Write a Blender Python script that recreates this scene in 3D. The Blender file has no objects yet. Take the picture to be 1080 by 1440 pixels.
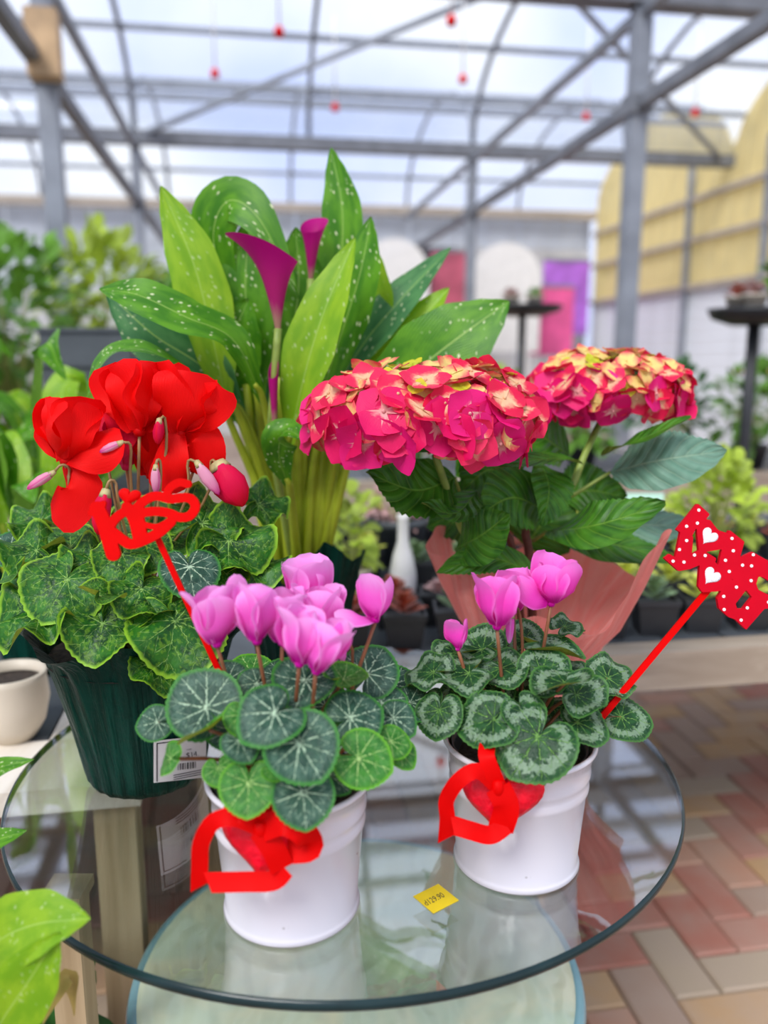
import bpy, bmesh, math, random
import numpy as np
from mathutils import Vector, Matrix
R = math.radians
PI = math.pi
random.seed(7)
scene = bpy.context.scene
COL = scene.collection

# ------------------------------------------------------------------ camera
F_PX = 1150.0
PITCH = R(10.8)
CAM = Vector((0, 0, 1.25))
TABLE_Z = 0.75
FW = Vector((0, math.cos(PITCH), -math.sin(PITCH)))
UP = Vector((0, math.sin(PITCH), math.cos(PITCH)))
cam_d = bpy.data.cameras.new('camera')
cam = bpy.data.objects.new('camera', cam_d)
COL.objects.link(cam)
cam.location = CAM
cam.rotation_euler = (PI / 2 - PITCH, 0, 0)
cam_d.sensor_fit = 'HORIZONTAL'
cam_d.sensor_width = 36
cam_d.lens = 36 * F_PX / 1080
cam_d.clip_start = 0.02
cam_d.dof.use_dof = True
cam_d.dof.focus_distance = 0.84
cam_d.dof.aperture_fstop = 38.33 / 11.5
scene.camera = cam

# ------------------------------------------------------------------ world, sun, exposure
world = bpy.data.worlds.new('overcast_sky')
scene.world = world
world.use_nodes = True
wn = world.node_tree
wn.nodes.clear()
w_out = wn.nodes.new('ShaderNodeOutputWorld')
w_bg = wn.nodes.new('ShaderNodeBackground')
w_tc = wn.nodes.new('ShaderNodeTexCoord')
w_no = wn.nodes.new('ShaderNodeTexNoise')
w_no.inputs['Scale'].default_value = 3.2
w_no.inputs['Detail'].default_value = 4
w_cr = wn.nodes.new('ShaderNodeValToRGB')
w_cr.color_ramp.elements[0].position = 0.38
w_cr.color_ramp.elements[0].color = (0.56, 0.66, 0.98, 1)
w_cr.color_ramp.elements[1].position = 0.62
w_cr.color_ramp.elements[1].color = (0.92, 0.95, 1.0, 1)
wn.links.new(w_tc.outputs['Generated'], w_no.inputs['Vector'])
wn.links.new(w_no.outputs['Fac'], w_cr.inputs['Fac'])
wn.links.new(w_cr.outputs['Color'], w_bg.inputs['Color'])
wn.links.new(w_bg.outputs['Background'], w_out.inputs['Surface'])
w_bg.inputs['Strength'].default_value = 0.98

sun_d = bpy.data.lights.new('sun', 'SUN')
sun_d.energy = 3.7
sun_d.angle = R(25)
sun_d.color = (1.0, 0.97, 0.92)
sun = bpy.data.objects.new('sun', sun_d)
COL.objects.link(sun)
sun.rotation_euler = (R(42), 0, R(-28))

vs = scene.view_settings
vs.view_transform = 'Standard'
vs.look = 'None'
vs.gamma = 1.0
vs.exposure = 0.36
vs.use_curve_mapping = False
scene.cycles.use_denoising = True
scene.cycles.transparent_max_bounces = 24
scene.cycles.max_bounces = 10
scene.cycles.caustics_reflective = False
scene.cycles.caustics_refractive = False

# ------------------------------------------------------------------ helpers
def W(px, py, Y):
    dx = (px - 540) / F_PX
    dy = (720 - py) / F_PX
    d = FW + Vector((dx, 0, 0)) + UP * dy
    return CAM + d * (Y / d.y)

def Wz(px, py, z):
    dx = (px - 540) / F_PX
    dy = (720 - py) / F_PX
    d = FW + Vector((dx, 0, 0)) + UP * dy
    return CAM + d * ((z - CAM.z) / d.z)

def depth_of(p):
    return (p - CAM).dot(FW)

def S(px, p):
    return px / F_PX * depth_of(p)

WM = {}

def tag(o, label=None, cat=None, group=None, kind=None):
    if label: o['label'] = label
    if cat: o['category'] = cat
    if group: o['group'] = group
    if kind: o['kind'] = kind
    return o

def empty(name, loc, label=None, cat=None, group=None, kind=None):
    o = bpy.data.objects.new(name, None)
    COL.objects.link(o)
    o.empty_display_size = 0.05
    o.location = loc
    WM[o.name] = Matrix.Translation(Vector(loc))
    return tag(o, label, cat, group, kind)

def attach(o, parent):
    if parent is not None:
        o.parent = parent
        o.matrix_parent_inverse = WM[parent.name].inverted()

def put(name, verts, faces, m, parent=None, uvs=None, smooth=True, mats=None):
    """one mesh object from world-space vertices; uvs = one (u,v) per vertex"""
    c = Vector((0, 0, 0))
    for v in verts: c += Vector(v)
    c /= max(1, len(verts))
    me = bpy.data.meshes.new(name)
    me.from_pydata([tuple(Vector(v) - c) for v in verts], [], faces)
    if uvs:
        ul = me.uv_layers.new(name='UVMap')
        for lp in me.loops:
            ul.data[lp.index].uv = uvs[lp.vertex_index]
    me.materials.append(m)
    if mats:
        for mm in mats[0]: me.materials.append(mm)
        for i, p in enumerate(me.polygons): p.material_index = mats[1][i]
    if smooth:
        for p in me.polygons: p.use_smooth = True
    me.update()
    o = bpy.data.objects.new(name, me)
    COL.objects.link(o)
    o.location = c
    WM[o.name] = Matrix.Translation(c)
    attach(o, parent)
    return o

def place(name, me, mw, parent=None):
    o = bpy.data.objects.new(name, me)
    COL.objects.link(o)
    o.matrix_basis = mw
    WM[o.name] = mw
    attach(o, parent)
    return o

def copy_tree(root, loc, rz=0.0, sc=1.0):
    r = root.copy()
    COL.objects.link(r)
    r.location = loc
    r.rotation_euler = (0, 0, rz)
    r.scale = (sc, sc, sc)
    for ch in list(root.children):
        c = ch.copy(); COL.objects.link(c); c.parent = r
        for g in list(ch.children):
            d = g.copy(); COL.objects.link(d); d.parent = c
    return r

class MB:
    def __init__(s): s.v = []; s.f = []; s.uv = []
    def add(s, v, f, uv=None):
        n = len(s.v)
        s.v += [Vector(p) for p in v]
        s.f += [tuple(i + n for i in q) for q in f]
        s.uv += uv if uv else [(0, 0)] * len(v)
    def build(s, name, m, parent=None, smooth=True):
        return put(name, s.v, s.f, m, parent, s.uv, smooth)

BOXF = [(0, 3, 2, 1), (4, 5, 6, 7), (0, 1, 5, 4), (1, 2, 6, 5), (2, 3, 7, 6), (3, 0, 4, 7)]

def boxg(o, ax, ay, az):
    """box from corner o and three edge vectors"""
    o, ax, ay, az = Vector(o), Vector(ax), Vector(ay), Vector(az)
    return [o, o + ax, o + ax + ay, o + ay, o + az, o + ax + az, o + ax + ay + az, o + ay + az], BOXF

def boxc(c, sx, sy, sz, rz=0):
    """box centred in x,y with its base at c.z"""
    ca, sa = math.cos(rz), math.sin(rz)
    X = Vector((ca, sa, 0)); Y = Vector((-sa, ca, 0)); Z = Vector((0, 0, 1))
    return boxg(Vector(c) - X * sx / 2 - Y * sy / 2, X * sx, Y * sy, Z * sz)

def bar(a, b, w, h=None, up=Vector((0, 0, 1))):
    a, b = Vector(a), Vector(b)
    h = h or w
    t = (b - a).normalized()
    s = t.cross(up)
    if s.length < 1e-4: s = t.cross(Vector((0, 1, 0)))
    s.normalize()
    n = s.cross(t)
    return boxg(a - s * w / 2 - n * h / 2, s * w, t * (b - a).length, n * h)

def smooth_path(pts, n):
    pts = [Vector(p) for p in pts]
    if len(pts) == 2:
        return [pts[0].lerp(pts[1], i / n) for i in range(n + 1)]
    P = [pts[0] * 2 - pts[1]] + pts + [pts[-1] * 2 - pts[-2]]
    out = []
    m = len(pts) - 1
    for i in range(n + 1):
        x = i / n * m
        k = min(int(x), m - 1)
        t = x - k
        a, b, c, d = P[k], P[k + 1], P[k + 2], P[k + 3]
        out.append(0.5 * ((2 * b) + (c - a) * t + (2 * a - 5 * b + 4 * c - d) * t * t + (3 * b - a - 3 * c + d) * t ** 3))
    return out

def tube(pts, r, seg=6, n=8, r1=None):
    path = smooth_path(pts, n)
    r1 = r if r1 is None else r1
    v, f, uv = [], [], []
    t0 = (path[1] - path[0]).normalized()
    ref = Vector((0, 0, 1)) if abs(t0.z) < 0.8 else Vector((1, 0, 0))
    for i, p in enumerate(path):
        t = (path[min(i + 1, n)] - path[max(i - 1, 0)]).normalized()
        s = t.cross(ref).normalized()
        q = s.cross(t)
        ref = ref
        rr = r + (r1 - r) * i / n
        for k in range(seg):
            a = 2 * PI * k / seg
            v.append(p + s * math.cos(a) * rr + q * math.sin(a) * rr)
            uv.append((k / seg, i / n))
    for i in range(n):
        for k in range(seg):
            f.append((i * seg + k, i * seg + (k + 1) % seg, (i + 1) * seg + (k + 1) % seg, (i + 1) * seg + k))
    f.append(tuple(range(seg - 1, -1, -1)))
    f.append(tuple(n * seg + k for k in range(seg)))
    return v, f, uv

def lathe(c, prof, seg=48, wob=None, closed_top=False, closed_bottom=False):
    """prof = [(r,z)...]; wob(angle, i) -> (dr, dz)"""
    c = Vector(c)
    v, f, uv = [], [], []
    n = len(prof)
    for i, (r, z) in enumerate(prof):
        for k in range(seg):
            a = 2 * PI * k / seg
            dr, dz = wob(a, i / (n - 1)) if wob else (0, 0)
            v.append(c + Vector(((r + dr) * math.cos(a), (r + dr) * math.sin(a), z + dz)))
            uv.append((k / seg, i / (n - 1)))
    for i in range(n - 1):
        for k in range(seg):
            f.append((i * seg + k, i * seg + (k + 1) % seg, (i + 1) * seg + (k + 1) % seg, (i + 1) * seg + k))
    if closed_bottom: f.append(tuple(range(seg - 1, -1, -1)))
    if closed_top: f.append(tuple((n - 1) * seg + k for k in range(seg)))
    return v, f, uv

def interp(tab, t):
    for (a, x), (b, y) in zip(tab, tab[1:]):
        if t <= b:
            k = (t - a) / (b - a) if b > a else 0
            k = k * k * (3 - 2 * k) * 0.4 + k * 0.6
            return x + (y - x) * k
    return tab[-1][1]

def blade(path, width, nrm, prof, fold=0.0, cup=0.0, wave=0.0, wk=3, serr=0.0, sk=40, nv=18, nu=8, ph=0.0):
    """leaf / petal / ribbon surface along a path. width = half width; nrm = one hint normal or one per control point"""
    pts = smooth_path(path, nv)
    if isinstance(nrm, (list, tuple)) and len(nrm) > 1 and not isinstance(nrm[0], (int, float)):
        ns = smooth_path(nrm, nv)
    else:
        ns = [Vector(nrm)] * (nv + 1)
    v, f, uv = [], [], []
    for i, p in enumerate(pts):
        t = (pts[min(i + 1, nv)] - pts[max(i - 1, 0)]).normalized()
        s = t.cross(ns[i])
        if s.length < 1e-5: s = Vector((1, 0, 0))
        s.normalize()
        n = s.cross(t)
        tt = i / nv
        w = width * interp(prof, tt)
        for j in range(nu + 1):
            u = -1 + 2 * j / nu
            we = w * (1 + (serr * math.sin(sk * tt * PI + (0 if u > 0 else 1)) if abs(u) > 0.9 else 0))
            off = fold * abs(u) * w + cup * u * u * w + wave * width * u * abs(u) * math.sin(wk * tt * 2 * PI + ph + (0 if u > 0 else 1.3))
            v.append(p + s * u * we + n * off)
            uv.append((0.5 + 0.5 * u, tt))
    m = nu + 1
    for i in range(nv):
        for j in range(nu):
            f.append((i * m + j, i * m + j + 1, (i + 1) * m + j + 1, (i + 1) * m + j))
    return v, f, uv

def prism(poly, depth_v):
    """extruded polygon (world points, planar) by depth_v; returns verts, faces"""
    n = len(poly)
    v = [Vector(p) for p in poly] + [Vector(p) + depth_v for p in poly]
    f = [tuple(range(n)), tuple(range(2 * n - 1, n - 1, -1))]
    for i in range(n):
        f.append((i, n + i, n + (i + 1) % n, (i + 1) % n))
    return v, f

def text_mesh(txt, size, o, X, Yv):
    """built-in font laid on a plane: origin o, x axis X, y axis Yv"""
    cu = bpy.data.curves.new('text', 'FONT')
    cu.body = txt
    cu.size = size
    cu.resolution_u = 3
    ob = bpy.data.objects.new('text_tmp', cu)
    COL.objects.link(ob)
    dg = bpy.context.evaluated_depsgraph_get()
    me = bpy.data.meshes.new_from_object(ob.evaluated_get(dg))
    v = [Vector(o) + X * p.co.x + Yv * p.co.y for p in me.vertices]
    f = [tuple(p.vertices) for p in me.polygons]
    bpy.data.objects.remove(ob)
    bpy.data.curves.remove(cu)
    bpy.data.meshes.remove(me)
    return v, f

# ------------------------------------------------------------------ materials
class NT:
    def __init__(s, name):
        s.m = bpy.data.materials.new(name)
        s.m.use_nodes = True
        s.t = s.m.node_tree
        s.t.nodes.clear()
        s.out = s.t.nodes.new('ShaderNodeOutputMaterial')
    def n(s, kind, **kw):
        nd = s.t.nodes.new('ShaderNode' + kind)
        for k, v in kw.items(): setattr(nd, k, v)
        return nd
    def L(s, a, b): s.t.links.new(a, b)
    def setin(s, nd, k, v):
        if hasattr(v, 'is_output'): s.L(v, nd.inputs[k])
        else: nd.inputs[k].default_value = v
    def math(s, op, a, b=0.0, c=None):
        nd = s.n('Math', operation=op)
        s.setin(nd, 0, a); s.setin(nd, 1, b)
        if c is not None: s.setin(nd, 2, c)
        return nd.outputs[0]
    def mr(s, x, a, b, c=0.0, d=1.0):
        nd = s.n('MapRange', interpolation_type='SMOOTHSTEP')
        s.setin(nd, 0, x)
        for i, q in enumerate((a, b, c, d)): nd.inputs[i + 1].default_value = q
        return nd.outputs[0]
    def mix(s, fac, a, b):
        nd = s.n('Mix', data_type='RGBA')
        s.setin(nd, 0, fac)
        for i, q in ((6, a), (7, b)):
            if hasattr(q, 'is_output'): s.L(q, nd.inputs[i])
            else: nd.inputs[i].default_value = tuple(q)[:3] + (1,)
        return nd.outputs[2]
    def noise(s, scale, detail=2.0, vec=None, dist=0.0):
        nd = s.n('TexNoise')
        nd.inputs['Scale'].default_value = scale
        nd.inputs['Detail'].default_value = detail
        nd.inputs['Distortion'].default_value = dist
        if vec is not None: s.L(vec, nd.inputs['Vector'])
        return nd.outputs['Fac']
    def uv(s):
        nd = s.n('UVMap')
        sp = s.n('SeparateXYZ')
        s.L(nd.outputs[0], sp.inputs[0])
        return nd.outputs[0], sp.outputs[0], sp.outputs[1]
    def obj(s): return s.n('TexCoord').outputs['Object']
    def rnd(s): return s.n('ObjectInfo').outputs['Random']
    def comb(s, x, y, z=0.0):
        nd = s.n('CombineXYZ')
        s.setin(nd, 0, x); s.setin(nd, 1, y); s.setin(nd, 2, z)
        return nd.outputs[0]
    def bump(s, h, strength=0.3, dist=0.01):
        nd = s.n('Bump')
        nd.inputs['Strength'].default_value = strength
        nd.inputs['Distance'].default_value = dist
        s.L(h, nd.inputs['Height'])
        return nd.outputs[0]
    def finish(s, col, rough=0.5, spec=0.5, metal=0.0, transl=0.0, normal=None, coat=0.0, tcol=None):
        p = s.n('BsdfPrincipled')
        s.setin(p, 'Base Color', col if hasattr(col, 'is_output') else tuple(col)[:3] + (1,))
        s.setin(p, 'Roughness', rough)
        p.inputs['Specular IOR Level'].default_value = spec
        p.inputs['Metallic'].default_value = metal
        p.inputs['Coat Weight'].default_value = coat
        p.inputs['Coat Roughness'].default_value = 0.12
        if normal is not None: s.L(normal, p.inputs['Normal'])
        sh = p.outputs[0]
        if transl > 0:
            t = s.n('BsdfTranslucent')
            tc = tcol if tcol is not None else col
            s.setin(t, 'Color', tc if hasattr(tc, 'is_output') else tuple(tc)[:3] + (1,))
            if normal is not None: s.L(normal, t.inputs['Normal'])
            mx = s.n('MixShader')
            mx.inputs[0].default_value = transl
            s.L(sh, mx.inputs[1]); s.L(t.outputs[0], mx.inputs[2])
            sh = mx.outputs[0]
        s.L(sh, s.out.inputs['Surface'])
        return s.m

def plain(name, col, rough=0.5, var=0.12, scale=12.0, bump=0.0, bscale=60.0, **kw):
    q = NT(name)
    o = q.obj()
    d = tuple(c * (1 - var) for c in col)
    l = tuple(min(1, c * (1 + var)) for c in col)
    c = q.mix(q.mr(q.noise(scale, 4, o), 0.3, 0.7), d, l)
    nm = q.bump(q.noise(bscale, 3, o), bump, 0.004) if bump else None
    return q.finish(c, rough, normal=nm, **kw)

def wood(name, a, b, axis=1, rough=0.6):
    q = NT(name)
    mp = q.n('Mapping')
    q.L(q.obj(), mp.inputs[0])
    sc = [28, 28, 28]; sc[axis] = 1.6
    mp.inputs['Scale'].default_value = sc
    n1 = q.noise(1.0, 5, mp.outputs[0], 0.6)
    c = q.mix(q.mr(n1, 0.3, 0.72), a, b)
    return q.finish(c, rough, normal=q.bump(n1, 0.25, 0.004))

def cyclamen_leaf_mat(name, dark, mid, silver, vein, edge, under, band=0.6, veinw=0.03, edge_a=0.86, marb=0.0):
    q = NT(name)
    uvv, u, v = q.uv()
    x = q.math('MULTIPLY', q.math('SUBTRACT', u, 0.5), 2.0)
    y = q.math('MULTIPLY', q.math('SUBTRACT', v, 0.5), 2.0)
    rn = q.rnd()
    nv = q.comb(x, y, q.math('MULTIPLY', rn, 30.0))
    nz = q.noise(3.5, 3, nv)
    nf = q.noise(11.0, 3, nv)
    r = q.math('SQRT', q.math('ADD', q.math('MULTIPLY', x, x), q.math('MULTIPLY', y, y)))
    th = q.math('ARCTAN2', q.math('ADD', x, q.math('MULTIPLY', q.math('SUBTRACT', nf, 0.5), 0.16)), y)
    D = 0.66
    k = q.math('ROUND', q.math('DIVIDE', th, D))
    s = q.math('MULTIPLY', q.math('ABSOLUTE', q.math('SUBTRACT', th, q.math('MULTIPLY', k, D))), r)
    m1 = q.mr(q.math('ADD', s, q.math('MULTIPLY', r, 0.012)), veinw * 0.5, veinw * 1.35, 1.0, 0.0)
    fr = q.math('FRACT', q.math('MULTIPLY', q.math('SUBTRACT', r, q.math('MULTIPLY', s, 1.3)), 3.6))
    m2 = q.mr(q.math('ABSOLUTE', q.math('SUBTRACT', fr, 0.5)), 0.02, 0.065, 0.55, 0.0)
    m2 = q.math('MULTIPLY', m2, q.mr(r, 0.25, 0.4))
    vm = q.math('MULTIPLY', q.math('MAXIMUM', m1, m2), q.mr(r, 0.80, 0.97, 1.0, 0.25))
    vm = q.math('MULTIPLY', vm, q.mr(nf, 0.36, 0.55, 0.10, 1.0))
    base = q.mix(q.mr(nz, 0.35, 0.65), dark, mid)
    rb = q.math('ADD', r, q.math('MULTIPLY', q.math('SUBTRACT', nf, 0.5), 0.55))
    bm = q.math('MULTIPLY', q.mr(q.math('ABSOLUTE', q.math('SUBTRACT', rb, 0.68)), 0.05, 0.17, 1.0, 0.0), band)
    c = q.mix(bm, base, silver)
    if marb:
        c = q.mix(q.math('MULTIPLY', q.mr(nf, 0.5, 0.62), marb), c, edge)
    c = q.mix(vm, c, vein)
    c = q.mix(q.mr(r, edge_a, 0.98), c, edge)
    bf = q.n('NewGeometry').outputs['Backfacing']
    c = q.mix(bf, c, q.mix(q.mr(nf, 0.3, 0.7), under, tuple(z * 0.75 for z in under)))
    hh = q.math('SUBTRACT', q.math('MULTIPLY', nf, 0.5), q.math('MULTIPLY', vm, 0.8))
    return q.finish(c, 0.40, 0.28, transl=0.16, normal=q.bump(hh, 0.5, 0.004))

def calla_leaf_mat(name, a, b, speck=0.9, under=(0.20, 0.38, 0.05)):
    q = NT(name)
    uvv, u, v = q.uv()
    rn = q.rnd()
    x = q.math('ABSOLUTE', q.math('SUBTRACT', u, 0.5))
    ln = q.math('FRACT', q.math('ADD', q.math('MULTIPLY', v, 26.0), q.math('MULTIPLY', x, -26.0)))
    lv = q.mr(q.math('ABSOLUTE', q.math('SUBTRACT', ln, 0.5)), 0.0, 0.5)
    nz = q.noise(2.2, 3, q.comb(q.math('MULTIPLY', u, 2.0), q.math('MULTIPLY', v, 3.0), q.math('MULTIPLY', rn, 40.0)))
    c = q.mix(q.mr(nz, 0.32, 0.68), a, b)
    c = q.mix(q.math('MULTIPLY', lv, 0.22), c, (a[0] * 0.5, a[1] * 0.6, a[2] * 0.5))
    c = q.mix(q.mr(x, 0.0, 0.018, 0.7, 0.0), c, (0.45, 0.65, 0.15))
    vo = q.n('TexVoronoi')
    vo.inputs['Scale'].default_value = 1.0
    q.L(q.comb(q.math('ADD', q.math('MULTIPLY', u, 9.0), q.math('MULTIPLY', v, 8.0)), q.math('ADD', q.math('MULTIPLY', v, 26.0), q.math('MULTIPLY', u, 2.0)), q.math('MULTIPLY', rn, 20.0)), vo.inputs['Vector'])
    gate = q.mr(q.noise(4.0, 1, q.comb(u, q.math('MULTIPLY', v, 3.0), rn)), 0.42, 0.55)
    sp = q.math('MULTIPLY', q.math('MULTIPLY', q.mr(vo.outputs['Distance'], 0.16, 0.26, 1.0, 0.0), gate), speck)
    c = q.mix(sp, c, (0.80, 0.85, 0.50))
    bf = q.n('NewGeometry').outputs['Backfacing']
    c = q.mix(q.math('MULTIPLY', bf, 0.6), c, under)
    return q.finish(c, 0.38, 0.3, transl=0.28, normal=q.bump(lv, 0.12, 0.003))

def hydrangea_leaf_mat(name, a, b, vein, under):
    q = NT(name)
    uvv, u, v = q.uv()
    x = q.math('MULTIPLY', q.math('ABSOLUTE', q.math('SUBTRACT', u, 0.5)), 2.0)
    nz = q.noise(3.0, 3, q.comb(u, q.math('MULTIPLY', v, 2.0), q.math('MULTIPLY', q.rnd(), 30.0)))
    fr = q.math('FRACT', q.math('ADD', q.math('SUBTRACT', q.math('MULTIPLY', v, 8.0), q.math('MULTIPLY', x, 1.8)), q.math('MULTIPLY', nz, 0.35)))
    d = q.math('ABSOLUTE', q.math('SUBTRACT', fr, 0.5))
    m = q.math('MAXIMUM', q.mr(d, 0.02, 0.09, 0.6, 0.0), q.mr(x, 0.015, 0.05, 1.0, 0.0))
    c = q.mix(q.mr(nz, 0.35, 0.65), a, b)
    c = q.mix(q.mr(d, 0.1, 0.5, 0.0, 0.25), c, tuple(min(1, z * 1.7) for z in b))
    c = q.mix(q.math('MULTIPLY', m, 0.65), c, vein)
    bf = q.n('NewGeometry').outputs['Backfacing']
    c = q.mix(bf, c, under)
    h = q.math('SUBTRACT', d, q.math('MULTIPLY', m, 0.6))
    return q.finish(c, 0.40, 0.25, transl=0.18, normal=q.bump(h, 0.55, 0.006))

def petal_mat(name, base, mid, tip, transl=0.3, rough=0.55):
    q = NT(name)
    uvv, u, v = q.uv()
    nz = q.noise(5.0, 3, q.comb(q.math('MULTIPLY', u, 6.0), v, q.math('MULTIPLY', q.rnd(), 30.0)))
    vv = q.math('ADD', v, q.math('MULTIPLY', q.math('SUBTRACT', nz, 0.5), 0.16))
    c = q.mix(q.mr(vv, 0.06, 0.34), base, mid)
    c = q.mix(q.mr(vv, 0.45, 1.0), c, tip)
    x = q.math('ABSOLUTE', q.math('SUBTRACT', u, 0.5))
    c = q.mix(q.mr(x, 0.40, 0.5, 0.0, 0.7), c, tip)
    h = q.noise(4.0, 3, q.comb(q.math('MULTIPLY', u, 14.0), v, 0.0))
    return q.finish(c, rough, 0.15, transl=transl, normal=q.bump(h, 0.2, 0.003))

def floret_mat(name, outer, outer2, center, reach=0.5):
    q = NT(name)
    uvv, u, v = q.uv()
    rn = q.rnd()
    nz = q.noise(6.0, 2, q.comb(u, v, q.math('MULTIPLY', rn, 25.0)))
    vv = q.math('ADD', v, q.math('MULTIPLY', q.math('SUBTRACT', nz, 0.5), 0.35))
    o = q.mix(q.mr(rn, 0.2, 0.8), outer, outer2)
    c = q.mix(q.mr(vv, reach * 0.45, reach * 1.25), center, o)
    st = q.mr(q.noise(3.0, 2, q.comb(q.math('MULTIPLY', u, 16.0), q.math('MULTIPLY', v, 1.0), 0.0)), 0.3, 0.7)
    return q.finish(c, 0.5, 0.3, transl=0.22, normal=q.bump(st, 0.2, 0.002))

M = {}
M['steel'] = plain('galvanised_steel', (0.24, 0.26, 0.30), 0.5, 0.15, 5, metal=0.2)
M['steel_dark'] = plain('weathered_steel', (0.18, 0.19, 0.215), 0.55, 0.15, 5, metal=0.2)
q = NT('clear_roof_film')
tr = q.n('BsdfTransparent'); tr.inputs[0].default_value = (0.93, 0.95, 0.98, 1)
gl = q.n('BsdfGlossy'); gl.inputs['Roughness'].default_value = 0.15
tl = q.n('BsdfTranslucent'); tl.inputs[0].default_value = (0.9, 0.92, 0.95, 1)
mx0 = q.n('MixShader'); mx0.inputs[0].default_value = 0.12
q.L(tr.outputs[0], mx0.inputs[1]); q.L(tl.outputs[0], mx0.inputs[2])
mx = q.n('MixShader'); mx.inputs[0].default_value = 0.04
q.L(mx0.outputs[0], mx.inputs[1]); q.L(gl.outputs[0], mx.inputs[2])
q.L(mx.outputs[0], q.out.inputs['Surface'])
M['film'] = q.m
M['yellow_poly'] = plain('yellow_polycarbonate', (0.90, 0.80, 0.48), 0.5, 0.06, 3, transl=0.6)
M['clear_poly'] = plain('milky_polycarbonate', (0.74, 0.77, 0.80), 0.5, 0.08, 3, transl=0.55)
M['siding'] = plain('white_siding', (0.74, 0.76, 0.80), 0.5, 0.06, 3)
M['greywall'] = plain('grey_wall_sheet', (0.50, 0.50, 0.50), 0.7, 0.1, 3)
M['darkwall'] = plain('dark_wall_band', (0.06, 0.055, 0.07), 0.7, 0.2, 3)
M['beam_tan'] = plain('tan_painted_beam', (0.42, 0.36, 0.30), 0.6, 0.1, 4)
M['wood'] = wood('weathered_timber', (0.34, 0.27, 0.20), (0.55, 0.46, 0.36), 0)
M['wood_light'] = wood('pale_planed_timber', (0.62, 0.53, 0.43), (0.80, 0.73, 0.64), 1)
M['wood_post'] = wood('tan_timber_post', (0.36, 0.25, 0.13), (0.58, 0.43, 0.26), 2)
M['black'] = plain('black_plastic', (0.02, 0.021, 0.024), 0.45, 0.2, 10)
M['greybox'] = plain('charcoal_plastic', (0.07, 0.08, 0.09), 0.5, 0.15, 10)
M['soil'] = plain('dark_soil', (0.035, 0.024, 0.018), 0.95, 0.5, 120, bump=0.8, bscale=150)
M['terracotta'] = plain('beige_ceramic', (0.62, 0.54, 0.43), 0.45, 0.08, 8)
M['red_gloss'] = plain('red_painted_wood', (0.70, 0.001, 0.001), 0.55, 0.06, 30, spec=0.06)
M['crimson'] = plain('crimson_painted_wood', (0.58, 0.001, 0.014), 0.5, 0.06, 30, spec=0.08)
M['satin'] = plain('red_satin_ribbon', (0.76, 0.001, 0.001), 0.5, 0.08, 20, transl=0.12, spec=0.08)
M['heart_red'] = plain('red_textured_heart', (0.85, 0.002, 0.02), 0.3, 0.2, 90, spec=0.25, bump=0.5, bscale=180)
M['glitter'] = plain('white_glitter', (0.86, 0.83, 0.88), 0.6, 0.1, 300, bump=0.5, bscale=600)
M['white_dot'] = plain('white_paint_dot', (0.88, 0.86, 0.88), 0.5, 0.03)
M['paper'] = plain('white_label_paper', (0.82, 0.77, 0.78), 0.6, 0.03)
M['ink'] = plain('black_ink', (0.03, 0.02, 0.03), 0.7, 0.05)
M['yellow_card'] = plain('yellow_price_card', (0.80, 0.58, 0.01), 0.6, 0.08, 30)
M['mint'] = plain('mint_card', (0.55, 0.85, 0.70), 0.6, 0.03)
M['petiole'] = plain('brown_petiole', (0.20, 0.07, 0.025), 0.5, 0.25, 40)
M['petiole_green'] = plain('green_petiole', (0.30, 0.34, 0.08), 0.5, 0.25, 40)
M['red_stem'] = plain('tan_flower_stem', (0.36, 0.21, 0.08), 0.5, 0.2, 40)
M['pink_stem'] = plain('red_brown_flower_stem', (0.24, 0.085, 0.035), 0.5, 0.2, 40)
M['calyx'] = plain('pale_calyx', (0.42, 0.36, 0.16), 0.6, 0.3, 80)
M['wood_stem'] = plain('brown_woody_stem', (0.11, 0.035, 0.02), 0.7, 0.3, 60)
M['hyd_stem'] = plain('green_stem', (0.22, 0.30, 0.05), 0.5, 0.2, 40)
M['brown_dry'] = plain('dry_leaf', (0.55, 0.40, 0.12), 0.7, 0.3, 20, transl=0.2)
M['hub'] = plain('floret_bead', (0.80, 0.45, 0.40), 0.4, 0.1)

# glass with reflections from its front and back face
def glass_mat(name, tint, ior):
    q = NT(name)
    tr = q.n('BsdfTransparent'); tr.inputs[0].default_value = tint + (1,)
    gl = q.n('BsdfGlossy'); gl.inputs['Roughness'].default_value = 0.0
    lw = q.n('LayerWeight'); lw.inputs['Blend'].default_value = 0.5
    f0 = ((ior - 1) / (ior + 1)) ** 2
    fr = q.math('ADD', q.math('MULTIPLY', q.math('POWER', lw.outputs['Facing'], 4.0), 1 - f0), f0)
    mx = q.n('MixShader')
    q.L(fr, mx.inputs[0]); q.L(tr.outputs[0], mx.inputs[1]); q.L(gl.outputs[0], mx.inputs[2])
    q.L(mx.outputs[0], q.out.inputs['Surface'])
    return q.m
M['glass'] = glass_mat('clear_table_glass', (0.94, 0.975, 0.955), 2.9)
M['glass_edge'] = plain('green_glass_edge', (0.010, 0.028, 0.030), 0.2, 0.2, 20, spec=0.3)
M['glass_post'] = glass_mat('clear_glass_panel', (0.90, 0.95, 0.93), 1.5)

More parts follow.
